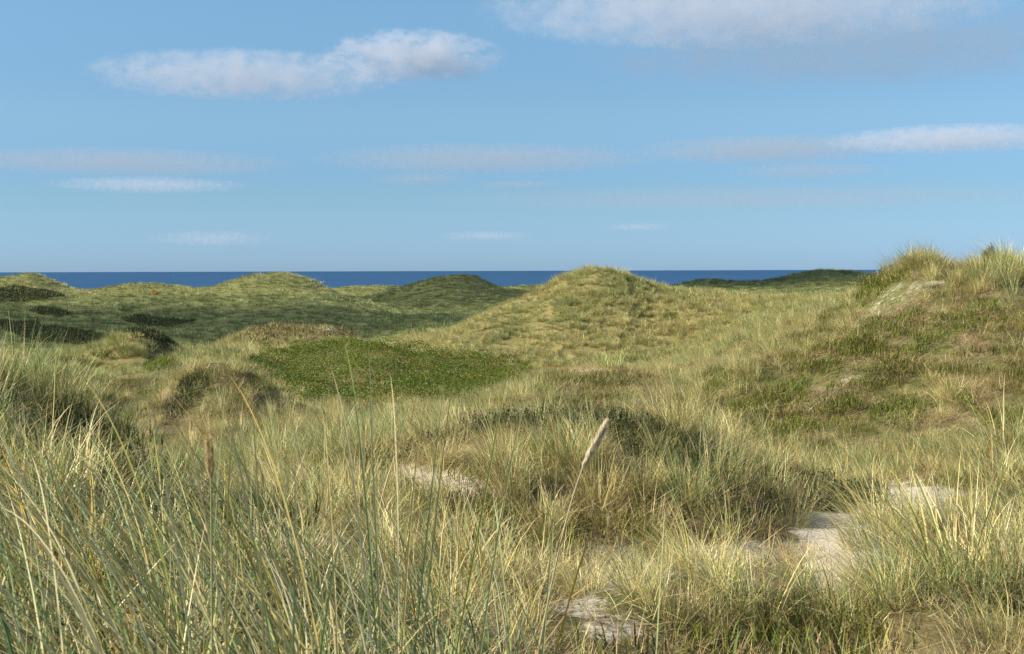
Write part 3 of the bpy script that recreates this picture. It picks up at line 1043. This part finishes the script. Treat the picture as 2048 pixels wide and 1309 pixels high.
TUSS = [   # label, px, py (foot), d0, d1, seed, n, lmin, lmax, radius, palette, wind, spread
    ('dark footed green tussock standing in front of the sandy path', 1640, 1225, 6.5, 9.5, 500, 200, .3, .68, .17, 'green', .32, .5),
    ('large blue green tussock at the right end of the middle bank', 1420, 960, 10, 13.5, 501, 300, .4, .8, .28, 'green', .12, .5),
    ('tan dry tussock below the middle bank at the edge of bare sand', 1290, 1075, 9, 12.5, 502, 240, .3, .6, .22, 'straw', .1, .7),
    ('straw tussock with bent leaves reaching over the sandy path', 1580, 1050, 10, 13.5, 503, 200, .3, .7, .16, 'straw', .1, .9),
    ('yellow green tussock on the right bank of the sandy path', 1745, 1090, 9.5, 14, 504, 260, .4, .75, .24, 'mixed', .4, .5),
    ('broad wind combed green tussock right of the sandy path', 1880, 1190, 7.5, 11, 505, 380, .4, .8, .35, 'green', .45, .5),
    ('fan shaped green tussock above the upper sand of the path', 1745, 915, 13.5, 19, 506, 220, .4, .8, .2, 'green', .2, .8),
    ('pale tall tussock behind the upper sand of the path', 1925, 910, 13.5, 19, 507, 280, .4, .85, .26, 'straw', .25, .5),
    ('tall pale tussock crowning the left end of the right dune crest', 1850, 535, 27, 33, 508, 280, .3, .58, .4, 'straw', .05, .7),
    ('bushy green tussock on the right dune crest beside a dark hollow', 1995, 540, 27, 33, 509, 280, .3, .55, .4, 'mixed', .05, .7),
    ('green tussock with a dark hollow on top of the sandy middle mound', 1215, 735, 28, 36, 510, 260, .4, .7, .35, 'green', .1, .8),
    ('sage green tussock at the left edge on top of the left hump', 15, 735, 8, 11, 511, 300, .4, .75, .25, 'green', .05, .4),
    ('sage and straw tussock on the crest of the left hump', 95, 760, 8, 11, 512, 300, .4, .7, .25, 'mixed', .05, .4),
    ('blue green tussock on the right shoulder of the left hump', 185, 820, 8, 11, 513, 280, .4, .7, .22, 'green', -.1, .5),
    ('straw brown tussock on the face of the middle bank above bare sand', 1010, 985, 9.5, 13, 514, 240, .3, .6, .22, 'straw', .1, .6),
    ('small thin green tussock alone on the litter at the lower right', 1460, 1225, 6.5, 9.5, 515, 110, .25, .5, .12, 'green', .15, .7),
    ('small upright green tussock on bare sand at the lower end of the path', 1760, 1225, 6.5, 9.5, 516, 120, .25, .5, .12, 'green', .15, .5),
    ('straw tussock at the right edge below the dark bush', 2035, 1075, 8.5, 13, 517, 300, .4, .75, .28, 'straw', .3, .6),
    ('yellow green tussock in front of the left end of the middle bank', 760, 985, 9, 13, 518, 200, .3, .6, .2, 'mixed', .15, .6),
    ('grey green tussock midway along the middle bank', 1130, 930, 10, 14, 519, 280, .4, .7, .26, 'green', .1, .5),
    ('straw tussock on the face of the middle bank below the pale seed head', 1190, 1005, 9.5, 13, 531, 240, .35, .65, .22, 'straw', .15, .5),
    ('green and straw tussock hiding the dark bush of the middle bank', 1275, 985, 9.5, 13, 532, 220, .4, .7, .2, 'mixed', .1, .5),
    ('pale green tussock on the dark lower face of the middle bank', 1365, 1000, 9.5, 13, 533, 240, .4, .7, .22, 'green', .1, .5),
    ('tall straw tussock at the lower right corner of the middle bank', 1465, 1000, 9.5, 13, 534, 240, .4, .75, .22, 'straw', .12, .5),
    ('drooping straw tussock between the middle bank and the path bush', 1530, 985, 10, 14, 535, 220, .35, .65, .22, 'mixed', .15, .7),
    ('bright straw tussock on top of the middle bank left of the seed head', 1080, 885, 10.5, 14, 536, 200, .3, .6, .2, 'straw', .1, .6),
    ('dry drooping tussock in the lower right corner', 2000, 1290, 5.5, 8, 520, 220, .3, .6, .22, 'straw', .3, .8),
]


def build_tussocks():
    for (label, px, py, d0, d1, seed, n, l0, l1, rad, pal, wind, spread) in TUSS:
        x, y, z = ground_hit(px, py, d0, d1)
        d = math.hypot(x, y)
        tussock(label, x, y, seed, n, l0, l1, 0.005 if d < 20 else 0.012, rad, pal, 5, wind, spread, 0.9)
    # the close foreground: one mass of tall leaves, made of many tussocks
    r = np.random.default_rng(91)
    k = 0
    spots = []
    for _ in range(4000):
        d = r.uniform(2.0, 5.6)
        px = r.uniform(-420, 1330)
        lim = 1330 - 140 * max(0, d - 2.4)
        if px > lim: continue
        a = math.atan2(px - 1024, F)
        x, y = math.sin(a) * d, math.cos(a) * d
        if any((x - q[0]) ** 2 + (y - q[1]) ** 2 < 0.27 ** 2 for q in spots): continue
        spots.append((x, y, px, d))
        if len(spots) >= 54: break
    for (x, y, px, d) in spots:
        k += 1
        right = px > 700
        tussock('tall straw and green marram tussock in the close foreground mass at lower left', x, y, 700 + k,
                70 if right else 88, 0.35, (0.76 if d < 3.2 else 0.62) * r.uniform(0.8, 1.12), 0.0068, 0.17, 'near', 8, 0.26, 0.6, 0.75, True, 1.2 if not right else 0.6,
                'tall marram tussocks massed in the close foreground', arch=14 if right else 26)


def tube(pts, rad, sides=6, col=(0.5, 0.4, 0.2)):
    pts = np.array(pts, float)
    n = len(pts)
    tn = np.gradient(pts, axis=0)
    tn /= np.linalg.norm(tn, axis=1)[:, None]
    s = np.cross(tn, (0.3, 1, 0.2)); s /= np.linalg.norm(s, axis=1)[:, None]
    u = np.cross(s, tn)
    a = np.linspace(0, 2 * np.pi, sides, endpoint=False)
    V = pts[:, None] + (s[:, None] * np.cos(a)[None, :, None] + u[:, None] * np.sin(a)[None, :, None]) * np.asarray(rad)[:, None, None]
    i = np.arange(n - 1)[:, None] * sides + np.arange(sides)[None]
    j = np.arange(n - 1)[:, None] * sides + (np.arange(sides)[None] + 1) % sides
    Q = np.stack([i, j, j + sides, i + sides], -1).reshape(-1, 4)
    return V.reshape(-1, 3), Q, np.tile(col, (n * sides, 1))


def bez(p, n):
    t = np.linspace(0, 1, n)[:, None]
    p = [np.array(q, float) for q in p]
    if len(p) == 3:
        return (1 - t) ** 2 * p[0] + 2 * t * (1 - t) * p[1] + t * t * p[2]
    return (1 - t) ** 3 * p[0] + 3 * t * (1 - t) ** 2 * p[1] + 3 * t * t * (1 - t) * p[2] + t ** 3 * p[3]


def seed_stalk(label, foot, mid, h0, h1, d, width, col, scol, seed):
    r = np.random.default_rng(seed)
    f = np.array(P(*foot, d)); f[2] = float(height([f[0]], [f[1]])[0]) - 0.02
    a = np.array(P(*h0, d)); b = np.array(P(*h1, d)); m = np.array(P(*mid, d))
    e = empty('seed_head_stalk', f)
    tag(e, label, 'grass stalk')
    path = bez((f, m, a), 16)
    V, Q, C = tube(path - f, np.linspace(0.0024, 0.0016, 16), 6, scol)
    link('stem', mesh_np('stem', V, [Q], C), M_GRASS, e)
    n = 24
    t = np.linspace(0, 1, n)
    core = a[None] + (b - a)[None] * t[:, None]
    rad = width * 0.36 * np.clip(np.sin(np.pi * np.clip(t * 0.93 + 0.06, 0, 1)), 0.02, 1) ** 0.65
    p1 = tube(core - f, rad, 8, np.array(col) * 0.8)
    m_ = 520                                     # spikelets lying along the spike
    tt = r.uniform(0.0, 0.97, m_)
    ang = r.uniform(0, 6.28, m_)
    ax = (b - a) / np.linalg.norm(b - a)
    s = np.cross(ax, (0, 1, 0.1)); s /= np.linalg.norm(s); u = np.cross(s, ax)
    ro = s[None] * np.cos(ang)[:, None] + u[None] * np.sin(ang)[:, None]
    rr = np.interp(tt, t, rad)
    st = a[None] + (b - a)[None] * tt[:, None] + ro * rr[:, None] * 0.8 - f
    ln = r.uniform(0.009, 0.018, m_)[:, None]
    dr = ax[None] + ro * r.uniform(0.15, 0.5, m_)[:, None]
    en = st + dr * ln
    tg = np.cross(ax[None], ro) * 0.0012
    Vq = np.stack([st, (st + en) / 2 + tg, en, (st + en) / 2 - tg], 1).reshape(-1, 3)
    cq = np.repeat(np.array(col)[None] * r.uniform(0.65, 1.25, (m_, 1)), 4, 0)
    V, Q, C = join([p1, (Vq, np.arange(m_ * 4).reshape(m_, 4), cq)])
    link('seed_head', mesh_np('seed_head', V, [Q], np.clip(C, 0, .8)), M_GRASS, e)


def long_blades():
    """the few longest leaves that stand above the foreground mass, one open tussock"""
    r = np.random.default_rng(77)
    spec = [  # tip, bend point, foot px (on the ground below the frame), distance, colour
        ((690, 690), (735, 850), (775, 1500), 2.9, BLUEG), ((738, 690), (742, 850), (778, 1500), 2.9, SAGE), ((912, 722), (880, 900), (800, 1500), 2.9, SAGE),
        ((1020, 715), (1000, 830), (830, 1500), 2.9, YGREEN), ((660, 732), (720, 880), (780, 1500), 2.8, PALE), ((780, 745), (805, 900), (790, 1500), 2.9, PALE),
        ((855, 790), (815, 920), (780, 1500), 2.8, STRAW), ((890, 765), (868, 900), (790, 1480), 3.0, BLUEG), ((550, 728), (640, 950), (700, 1500), 2.6, SAGE),
        ((165, 757), (330, 930), (480, 1500), 2.4, YGREEN), ((283, 727), (335, 900), (450, 1500), 2.5, PALE), ((460, 752), (620, 960), (720, 1500), 2.5, STRAW),
        ((350, 800), (420, 950), (520, 1500), 2.5, PALE), ((1250, 912), (1150, 1060), (1000, 1500), 3.0, ORANGE), ((1060, 770), (1010, 900), (900, 1480), 3.0, SAGE),
        ((62, 910), (115, 1000), (160, 1500), 2.5, PALE), ((505, 830), (520, 950), (540, 1500), 2.5, STRAW), ((645, 825), (665, 960), (690, 1500), 2.7, STRAW),
        ((1115, 870), (1115, 1000), (1040, 1480), 3.0, SAGE), ((985, 985), (1010, 1120), (1060, 1480), 3.0, BLUEG), ((0, 985), (200, 1050), (360, 1500), 2.3, STRAW),
        ((0, 1015), (180, 1060), (400, 1500), 2.3, PALE), ((60, 1065), (220, 1010), (420, 1450), 2.3, PALE), ((140, 1165), (420, 1130), (640, 1480), 2.2, STRAW),
        ((700, 1010), (660, 1080), (560, 1480), 2.4, BLUEG), ((1690, 1190), (1600, 1290), (1500, 1480), 3.2, YGREEN), ((470, 835), (440, 980), (460, 1500), 2.5, STRAW),
        ((590, 905), (595, 1000), (570, 1480), 2.5, SAGE), ((420, 735), (500, 900), (600, 1500), 2.7, SAGE), ((1330, 1010), (1320, 1150), (1280, 1480), 3.2, SAGE),
    ]
    x0, y0, z0 = P(760, 1480, 2.8)
    o = np.array((x0, y0, float(height([x0], [y0])[0])))
    parts = []
    for tip, mid, foot, d, col in spec:
        t_ = np.array(P(*tip, d * r.uniform(0.95, 1.08))); m_ = np.array(P(*mid, d)); f_ = np.array(P(*foot, d)); f_[2] = min(f_[2], float(height([f_[0]], [f_[1]])[0]) - 0.02)
        c = bez((f_, m_, t_), 15) - o
        t = np.linspace(0, 1, 15)
        w = 0.0022 * (1 - t ** 3 * 0.93)
        tn = np.gradient(c, axis=0)
        s = np.cross(tn, (r.normal(0, .3), 1, r.normal(0, .3))); s /= np.linalg.norm(s, axis=1)[:, None]
        nn = np.cross(s, tn); nn /= np.linalg.norm(nn, axis=1)[:, None]
        V = np.stack([c - s * w[:, None], c + nn * w[:, None] * .8, c + s * w[:, None]], 1).reshape(-1, 3)
        b = np.arange(14) * 3
        Q = np.concatenate([np.stack([b + k, b + k + 1, b + k + 4, b + k + 3], 1) for k in (0, 1)])
        tipc = np.array([STRAW, PALE, ORANGE, YGREEN][r.integers(4)])
        cc = np.array(col)[None] * (1 - t[:, None] ** 2 * .7) + tipc[None] * t[:, None] ** 2 * .7
        parts.append((V, Q, np.repeat(cc, 3, 0)))
    V, Q, C = join(parts)
    ob = link('marram_tussock', mesh_np('marram_tussock', V, [Q], C), M_GRASS, None, o)
    tag(ob, 'open tussock of the longest single leaves rising above the foreground grass', 'grass tussock')


# ------------------------------------------------------------------ flowers, boats
def flower(label, px, py, d0, d1, s):
    x, y, z = ground_hit(px, py, d0, d1)
    e = empty('yellow_flower', (x, y, z))
    tag(e, label, 'flower', 'small yellow flowers on the dunes')
    h = 0.16 * s
    V, Q, C = tube(bez(((0, 0, -.02), (0.01, 0, h * .6), (0.02, -0.01, h)), 6), np.linspace(.003, .002, 6) * s, 5, (0.09, 0.14, 0.03))
    link('stem', mesh_np('stem', V, [Q], C), M_SHRUB, e)
    r = np.random.default_rng(int(px))
    n = 20
    a = np.linspace(0, 6.283, n, endpoint=False)
    c = np.array((0.02, -0.01, h))
    L = 0.022 * s * np.where(np.arange(n) % 2, 1, .75)
    dirv = np.stack([np.cos(a), np.sin(a), 0.35 + r.normal(0, .1, n)], 1)
    sd = np.stack([-np.sin(a), np.cos(a), np.zeros(n)], 1) * 0.004 * s
    en = c + dirv * L[:, None]
    V = np.stack([np.tile(c, (n, 1)), c + dirv * L[:, None] * .6 + sd, en, c + dirv * L[:, None] * .6 - sd], 1).reshape(-1, 3)
    link('petals', mesh_np('petals', V, [np.arange(n * 4).reshape(n, 4)], np.tile((0.75, 0.5, 0.02), (n * 4, 1))), M_SHRUB, e)


def boat(label, px, py, d, length):
    x, y, z = P(px, py, d)
    e = empty('sailboat', (x, y, SEA_Z))
    e.rotation_euler = (0, 0, 0.5)
    tag(e, label, 'sailboat', 'white sailboats on the sea')
    L = length
    # hull: pointed bow, transom stern
    st = np.linspace(0, 1, 9)
    hw = 0.15 * L * np.sin(np.pi * np.clip(0.18 + st * 0.82, 0, 1)) ** .7
    V = []
    for s_, w_ in zip(st, hw):
        X = (s_ - .45) * L
        V += [(X, -w_, .09 * L + .03 * L * s_), (X, -w_ * .7, -.01 * L), (X, 0, -.05 * L), (X, w_ * .7, -.01 * L), (X, w_, .09 * L + .03 * L * s_)]
    i = np.arange(8)[:, None] * 5 + np.arange(5)[None]
    j = np.arange(8)[:, None] * 5 + (np.arange(5)[None] + 1) % 5
    Q = np.stack([i, j, j + 5, i + 5], -1).reshape(-1, 4)
    link('hull', mesh_np('hull', np.array(V), [Q, np.array([[0, 1, 2, 3, 4]])]), M_WHITE, e)
    Vm, Qm, _ = tube([(0, 0, .05 * L), (0, 0, .6 * L), (0, 0, 1.25 * L)], [.012 * L] * 3, 8)
    link('mast', mesh_np('mast', Vm, [Qm]), M_WHITE, e)

    def sail(p0, p1, p2, belly):
        n = 7; V = []; 
        for u in np.linspace(0, 1, n):
            for v in np.linspace(0, 1, n):
                q = np.array(p0) * (1 - u) + np.array(p1) * u
                q = q * (1 - v) + (np.array(p2)) * v
                q[1] += belly * math.sin(math.pi * u) * math.sin(math.pi * v * .9)
                V.append(q)
        i = (np.arange(n - 1)[:, None] * n + np.arange(n - 1)[None]).ravel()
        return np.array(V), np.stack([i, i + n, i + n + 1, i + 1], 1)
    Vs, Qs = sail((-.02 * L, 0, .17 * L), (-.42 * L, .03 * L, .17 * L), (-.02 * L, 0, 1.2 * L), .05 * L)
    link('mainsail', mesh_np('mainsail', Vs, [Qs]), M_WHITE, e)
    Vs, Qs = sail((.5 * L, 0, .13 * L), (.04 * L, .06 * L, .15 * L), (.02 * L, 0, 1.1 * L), .05 * L)
    link('foresail', mesh_np('foresail', Vs, [Qs]), M_WHITE, e)


M_WHITE = plain_mat('white_paint', (0.8, 0.8, 0.78), 0.5, 0.03, 5)


def build_small():
    seed_stalk('pale tan seed head on a long leaning stalk in the foreground', (1000, 1560), (1085, 1150), (1165, 937), (1214, 843), 2.9, 0.0175, (0.72, 0.60, 0.40), (0.62, 0.52, 0.30), 1)
    seed_stalk('brown upright seed head on a stalk among the left foreground leaves', (424, 1560), (424, 1200), (422, 960), (418, 884), 2.3, 0.010, (0.62, 0.48, 0.24), (0.40, 0.40, 0.16), 2)
    flower('yellow flower on the long heath mat at the left foot of the right dune', 1604, 779, 18, 30, 1.6)
    flower('yellow flower lower down the left foot of the right dune', 1609, 822, 17, 28, 1.4)
    flower('yellow flower high on the brown patch of the right dune', 1904, 736, 18, 30, 1.5)
    flower('yellow flower near the foreground left of the middle bank', 711, 945, 8, 14, 0.9)
    flower('yellow flower low on the right dune above the pale tussocks', 1726, 818, 16, 28, 1.3)
    boat('white sailboat farther out on the sea near the left, the brighter of two', 347, 550.5, 0, 0) if False else None
    # two far white sails
    for lab, px, py, L in (('brighter white sailboat on the sea between the far left dunes', 347, 551, 5.0), ('fainter white sailboat closer to the far left dune line', 280, 561, 2.6)):
        d = -SEA_Z / ((py + 1.0 - (HOR + (1024 - px) * math.tan(ROLL))) / F)
        boat(lab, px, py, d, L)
    # small orange shrub on the far dune
    p = [(308, 589), (311, 585), (315, 589), (311, 591)]
    PAL['orange'] = ([(0.45, 0.17, 0.02), (0.5, 0.24, 0.03), (0.3, 0.12, 0.03)], [.5, .3, .2])
    low_mat('orange_shrub', 'tiny orange shrub on the grassy far left dune', 'shrub', p, 172, 200, 0.25, 900, 'orange', 0.2, 811)


# ------------------------------------------------------------------ clouds
def cloud_mat(name, sx, sy, sz, tau, seed, soft, detail, thr, alb):
    m, nt, out = new_mat(name)
    N, L = nt.nodes.new, nt.links.new
    tc = N('ShaderNodeTexCoord')
    ln = N('ShaderNodeVectorMath'); ln.operation = 'LENGTH'
    mp0 = N('ShaderNodeMapping'); mp0.inputs['Scale'].default_value = (1, 1, 1)
    L(tc.outputs['Object'], mp0.inputs['Vector']); L(mp0.outputs[0], ln.inputs[0])
    fall = N('ShaderNodeMapRange'); fall.inputs['From Min'].default_value = 1.0; fall.inputs['From Max'].default_value = soft
    L(ln.outputs['Value'], fall.inputs['Value'])
    mp = N('ShaderNodeMapping')
    k = detail / min(sx, sz * 3.0)
    mp.inputs['Scale'].default_value = (sx * k, sy * k, sz * k * 1.5)
    mp.inputs['Location'].default_value = (seed * 3.7, seed * 1.3, seed * 2.1)
    L(tc.outputs['Object'], mp.inputs['Vector'])
    no = N('ShaderNodeTexNoise'); no.inputs['Scale'].default_value = 1.0; no.inputs['Detail'].default_value = 6; no.inputs['Roughness'].default_value = 0.7
    L(mp.outputs[0], no.inputs['Vector'])
    nc = N('ShaderNodeMath'); nc.operation = 'MULTIPLY_ADD'; nc.inputs[1].default_value = 2.3; nc.inputs[2].default_value = -0.65
    L(no.outputs[0], nc.inputs[0])
    ad = N('ShaderNodeMath'); ad.operation = 'MULTIPLY_ADD'
    L(fall.outputs[0], ad.inputs[0]); ad.inputs[1].default_value = 0.40
    L(nc.outputs[0], ad.inputs[2])
    mr = N('ShaderNodeMapRange'); mr.inputs['From Min'].default_value = thr; mr.inputs['From Max'].default_value = thr + (0.36 if alb > .76 else 0.42)
    mr.inputs['To Max'].default_value = tau / (2 * min(sy, sx))
    L(ad.outputs[0], mr.inputs['Value'])
    f2 = N('ShaderNodeMath'); f2.operation = 'MULTIPLY'
    f3 = N('ShaderNodeMapRange'); f3.inputs['From Min'].default_value = 1.0; f3.inputs['From Max'].default_value = 0.9
    L(ln.outputs['Value'], f3.inputs['Value'])
    L(mr.outputs[0], f2.inputs[0]); L(f3.outputs[0], f2.inputs[1])
    pv = N('ShaderNodeVolumePrincipled')
    pv.inputs['Color'].default_value = (alb * 0.95, alb * 0.98, min(1, alb * 1.03), 1)
    pv.inputs['Anisotropy'].default_value = 0.0
    L(f2.outputs[0], pv.inputs['Density'])
    L(pv.outputs[0], out.inputs['Volume'])
    return m


def ico(sub):
    import bmesh
    bm = bmesh.new()
    bmesh.ops.create_icosphere(bm, subdivisions=sub, radius=1.0)
    V = np.array([v.co[:] for v in bm.verts]); Fc = np.array([[v.index for v in f.verts] for f in bm.faces])
    bm.free()
    return V, Fc


ICO = ico(4)


def cloud(label, x0, x1, y0, y1, alt, tau, seed, soft=0.15, detail=4.2, thr=0.62, depth=0.6, name='cloud', alb=0.77):
    """one cloud with its centre at altitude alt, sized from how wide and tall it looks at that distance"""
    cx, cy = 0.5 * (x0 + x1), 0.5 * (y0 + y1)
    ux, uy, uz = ray(cx, cy)
    d = alt / uz
    sx = 0.52 * (x1 - x0) / F * d
    sz = 0.46 * (y1 - y0) / F * d
    tau *= 1.15
    sy = sx * depth
    V = ICO[0].copy()
    o = link(name, mesh_np(name, V, [ICO[1]]), None, None, (ux * d, uy * d, uz * d))
    o.scale = (sx, sy, sz)
    o.rotation_euler = (0, 0, -math.atan2(ux, uy))
    o.data.materials.append(cloud_mat('cloud_vapour', sx, sy, sz, tau, seed, soft, detail, thr, alb))
    return tag(o, label, 'cloud', 'fair weather clouds over the sea')


def build_clouds():
    cloud('long grey lavender cloud at upper left with a flat base', 180, 780, 98, 204, 1000, 2.6, 1, thr=.51, alb=0.75)
    cloud('bright rounded cloud joined to the long grey cloud at upper left', 640, 1010, 52, 178, 1000, 3.2, 2, thr=.55)
    cloud('large white topped cloud running off the upper right edge', 960, 2000, -70, 92, 1100, 3.2, 3, thr=.53)
    cloud('thin grey veil cloud hanging below the large upper right cloud', 1150, 2350, 30, 165, 1150, 1.1, 4, thr=.47, alb=0.5, detail=2.0)
    cloud('bright white cloud low at the right edge', 1660, 2150, 248, 308, 900, 3.0, 5, thr=.53)
    cloud('grey tail cloud reaching left from the bright right edge cloud', 1270, 1800, 268, 330, 900, 1.8, 6, thr=.51, alb=0.6)
    cloud('long grey streak cloud low at the left edge', -120, 580, 296, 352, 900, 1.5, 7, thr=.49, alb=0.6)
    cloud('long grey streak cloud across the middle of the sky', 620, 1320, 286, 350, 900, 1.5, 8, thr=.49, alb=0.6)
    cloud('small bright cloud under the left streak cloud', 100, 490, 352, 388, 800, 1.6, 9, thr=.57)
    cloud('small grey cloud under the middle streak cloud', 740, 940, 342, 374, 800, 1.1, 10, thr=.57, alb=0.6)
    cloud('thin faint streak cloud right of the sky centre low down', 940, 1130, 360, 378, 800, 1.0, 11, thr=.57, alb=0.6)
    cloud('grey cloud below the tail of the right edge cloud', 1450, 1790, 322, 362, 800, 1.2, 12, thr=.57, alb=0.6)
    cloud('very thin long streak cloud over the right half of the sea', 860, 2150, 376, 418, 800, 1.0, 13, thr=.5, alb=0.6)
    cloud('faint low cloud near the horizon at left', 300, 550, 458, 496, 500, .8, 14, thr=.57)
    cloud('faint low cloud near the horizon in the middle', 870, 1070, 460, 484, 500, .8, 15, thr=.57)
    cloud('faint low cloud near the horizon right of the middle', 1200, 1350, 444, 464, 500, .8, 16, thr=.57)


def shade_cloud(label, tx, ty, tz, alt, rx, ry, rz, rot, seed, dens):
    """a low cloud out to the side of the view whose shadow falls round the ground point (tx, ty)"""
    k = (alt - tz) / SUN_DIR.z
    c = Vector((tx, ty, tz)) + SUN_DIR * k
    V, Fc = ICO[0].copy(), ICO[1]
    n = 1 + 0.22 * fbm(V[:, 0] * 1.7 + seed, V[:, 1] * 1.7 + V[:, 2], seed, 3)
    V = V * n[:, None]
    V[:, 2] = np.where(V[:, 2] < -0.35, -0.35 + (V[:, 2] + 0.35) * 0.2, V[:, 2])
    o = link('cloud', mesh_np('cloud', V, [Fc]), None, None, c)
    o.scale = (rx, ry, rz); o.rotation_euler = (0, 0, R(rot))
    m, nt, out = new_mat('cloud_vapour')
    pv = nt.nodes.new('ShaderNodeVolumePrincipled')
    pv.inputs['Color'].default_value = (0.99, 0.985, 0.98, 1)
    pv.inputs['Density'].default_value = dens
    nt.links.new(pv.outputs[0], out.inputs['Volume'])
    o.data.materials.append(m)
    tag(o, label, 'cloud', 'low clouds shading the far dunes')


def build_shade():
    shade_cloud('low cloud over the land left of the view, shading the far left valley', -30, 134, -5, 420, 50, 30, 14, 0, 3, 0.03)
    shade_cloud('low cloud left of the view, shading the dunes far behind the central dune', 5, 255, -4, 430, 75, 48, 14, 0, 5, 0.03)
    shade_cloud('low cloud left of the view, shading the far right dune', 34, 196, -4, 440, 28, 17, 10, 0, 8, 0.10)

# ------------------------------------------------------------------ run
build_light()
build_camera()
build_sea()
build_ground()
build_protos()
build_mats()
build_rose()
build_tussocks()
long_blades()
build_small()
build_clouds()
build_shade()
ground_cover('dry_litter', 'dry fallen grass lying between the tussocks', 'litter', 2.5, 46, 5.0,
             lambda px, py, d, sa, br, x, y: np.clip(0.75 + 0.5 * br - np.where(d > 20, 0.1, 0.5) * np.clip(sa * 1.2, 0, 1) + 0.3 * fbm(x / 1.3, y / 1.3, 61, 2), 0.1, 1), 0.6, 1.15)
ground_cover('moss_cover', 'low moss and creeping heath between the tussocks', 'moss', 4, 46, 9.0,
             lambda px, py, d, sa, br, x, y: np.clip(0.15 + 0.75 * br + 0.9 * region(px, py, d, HEATH) * sstep(-0.25, 0.2, fbm((x - y * .6) / 1.5, (x * .6 + y) / 5.0, 97, 2)) + 0.7 * fbm(x / 2.1, y / 2.1, 66, 2), 0, 1) * (1 - np.clip(sa * 1.4, 0, 1)), 0.6, 1.3)
scatter('marram_grass', 'straw and green marram grass covering the near dune slopes', 5.5, 18, 13, '', 0.55, 1.0)
scatter('marram_grass', 'marram grass at the lower right close to the viewer', 3.6, 5.5, 9, '', 0.5, 0.9, keep=lambda px, py, d: (px > 1050) * 1.0)
scatter('marram_grass', 'shaggy taller marram grass along the crest of the right dune', 26.5, 33, 22, '', 0.6, 0.95, keep=lambda px, py, d: (px > 1660) * (py < 575) * 1.0)
scatter('marram_grass', 'short dry grass among the heath on the face of the right dune', 17, 31, 7, '', 0.4, 0.68, keep=lambda px, py, d: (px > 1400) * 1.0)
scatter('marram_grass', 'marram grass covering the middle mounds and the right dune', 18, 46, 9, '', 0.5, 0.9)
scatter('marram_grass', 'tufted marram grass covering the central dune', 46, 105, 12, 'f', 0.5, 0.85)
scatter('marram_grass', 'green marram grass covering the far dunes along the sea', 105, 370, 1.1, 'd', 0.45, 0.8)
scene.view_settings.view_transform = 'Standard'
scene.view_settings.look = 'None'
scene.view_settings.exposure = 0.88
scene.view_settings.gamma = 1.0
scene.cycles.max_bounces = 6
scene.cycles.diffuse_bounces = 3
scene.cycles.glossy_bounces = 2
scene.cycles.transmission_bounces = 3
scene.cycles.volume_bounces = 4
scene.cycles.use_denoising = True
scene.cycles.denoiser = 'OPENIMAGEDENOISE'
scene.cycles.denoising_input_passes = 'RGB_ALBEDO_NORMAL'
scene.cycles.denoising_prefilter = 'NONE'
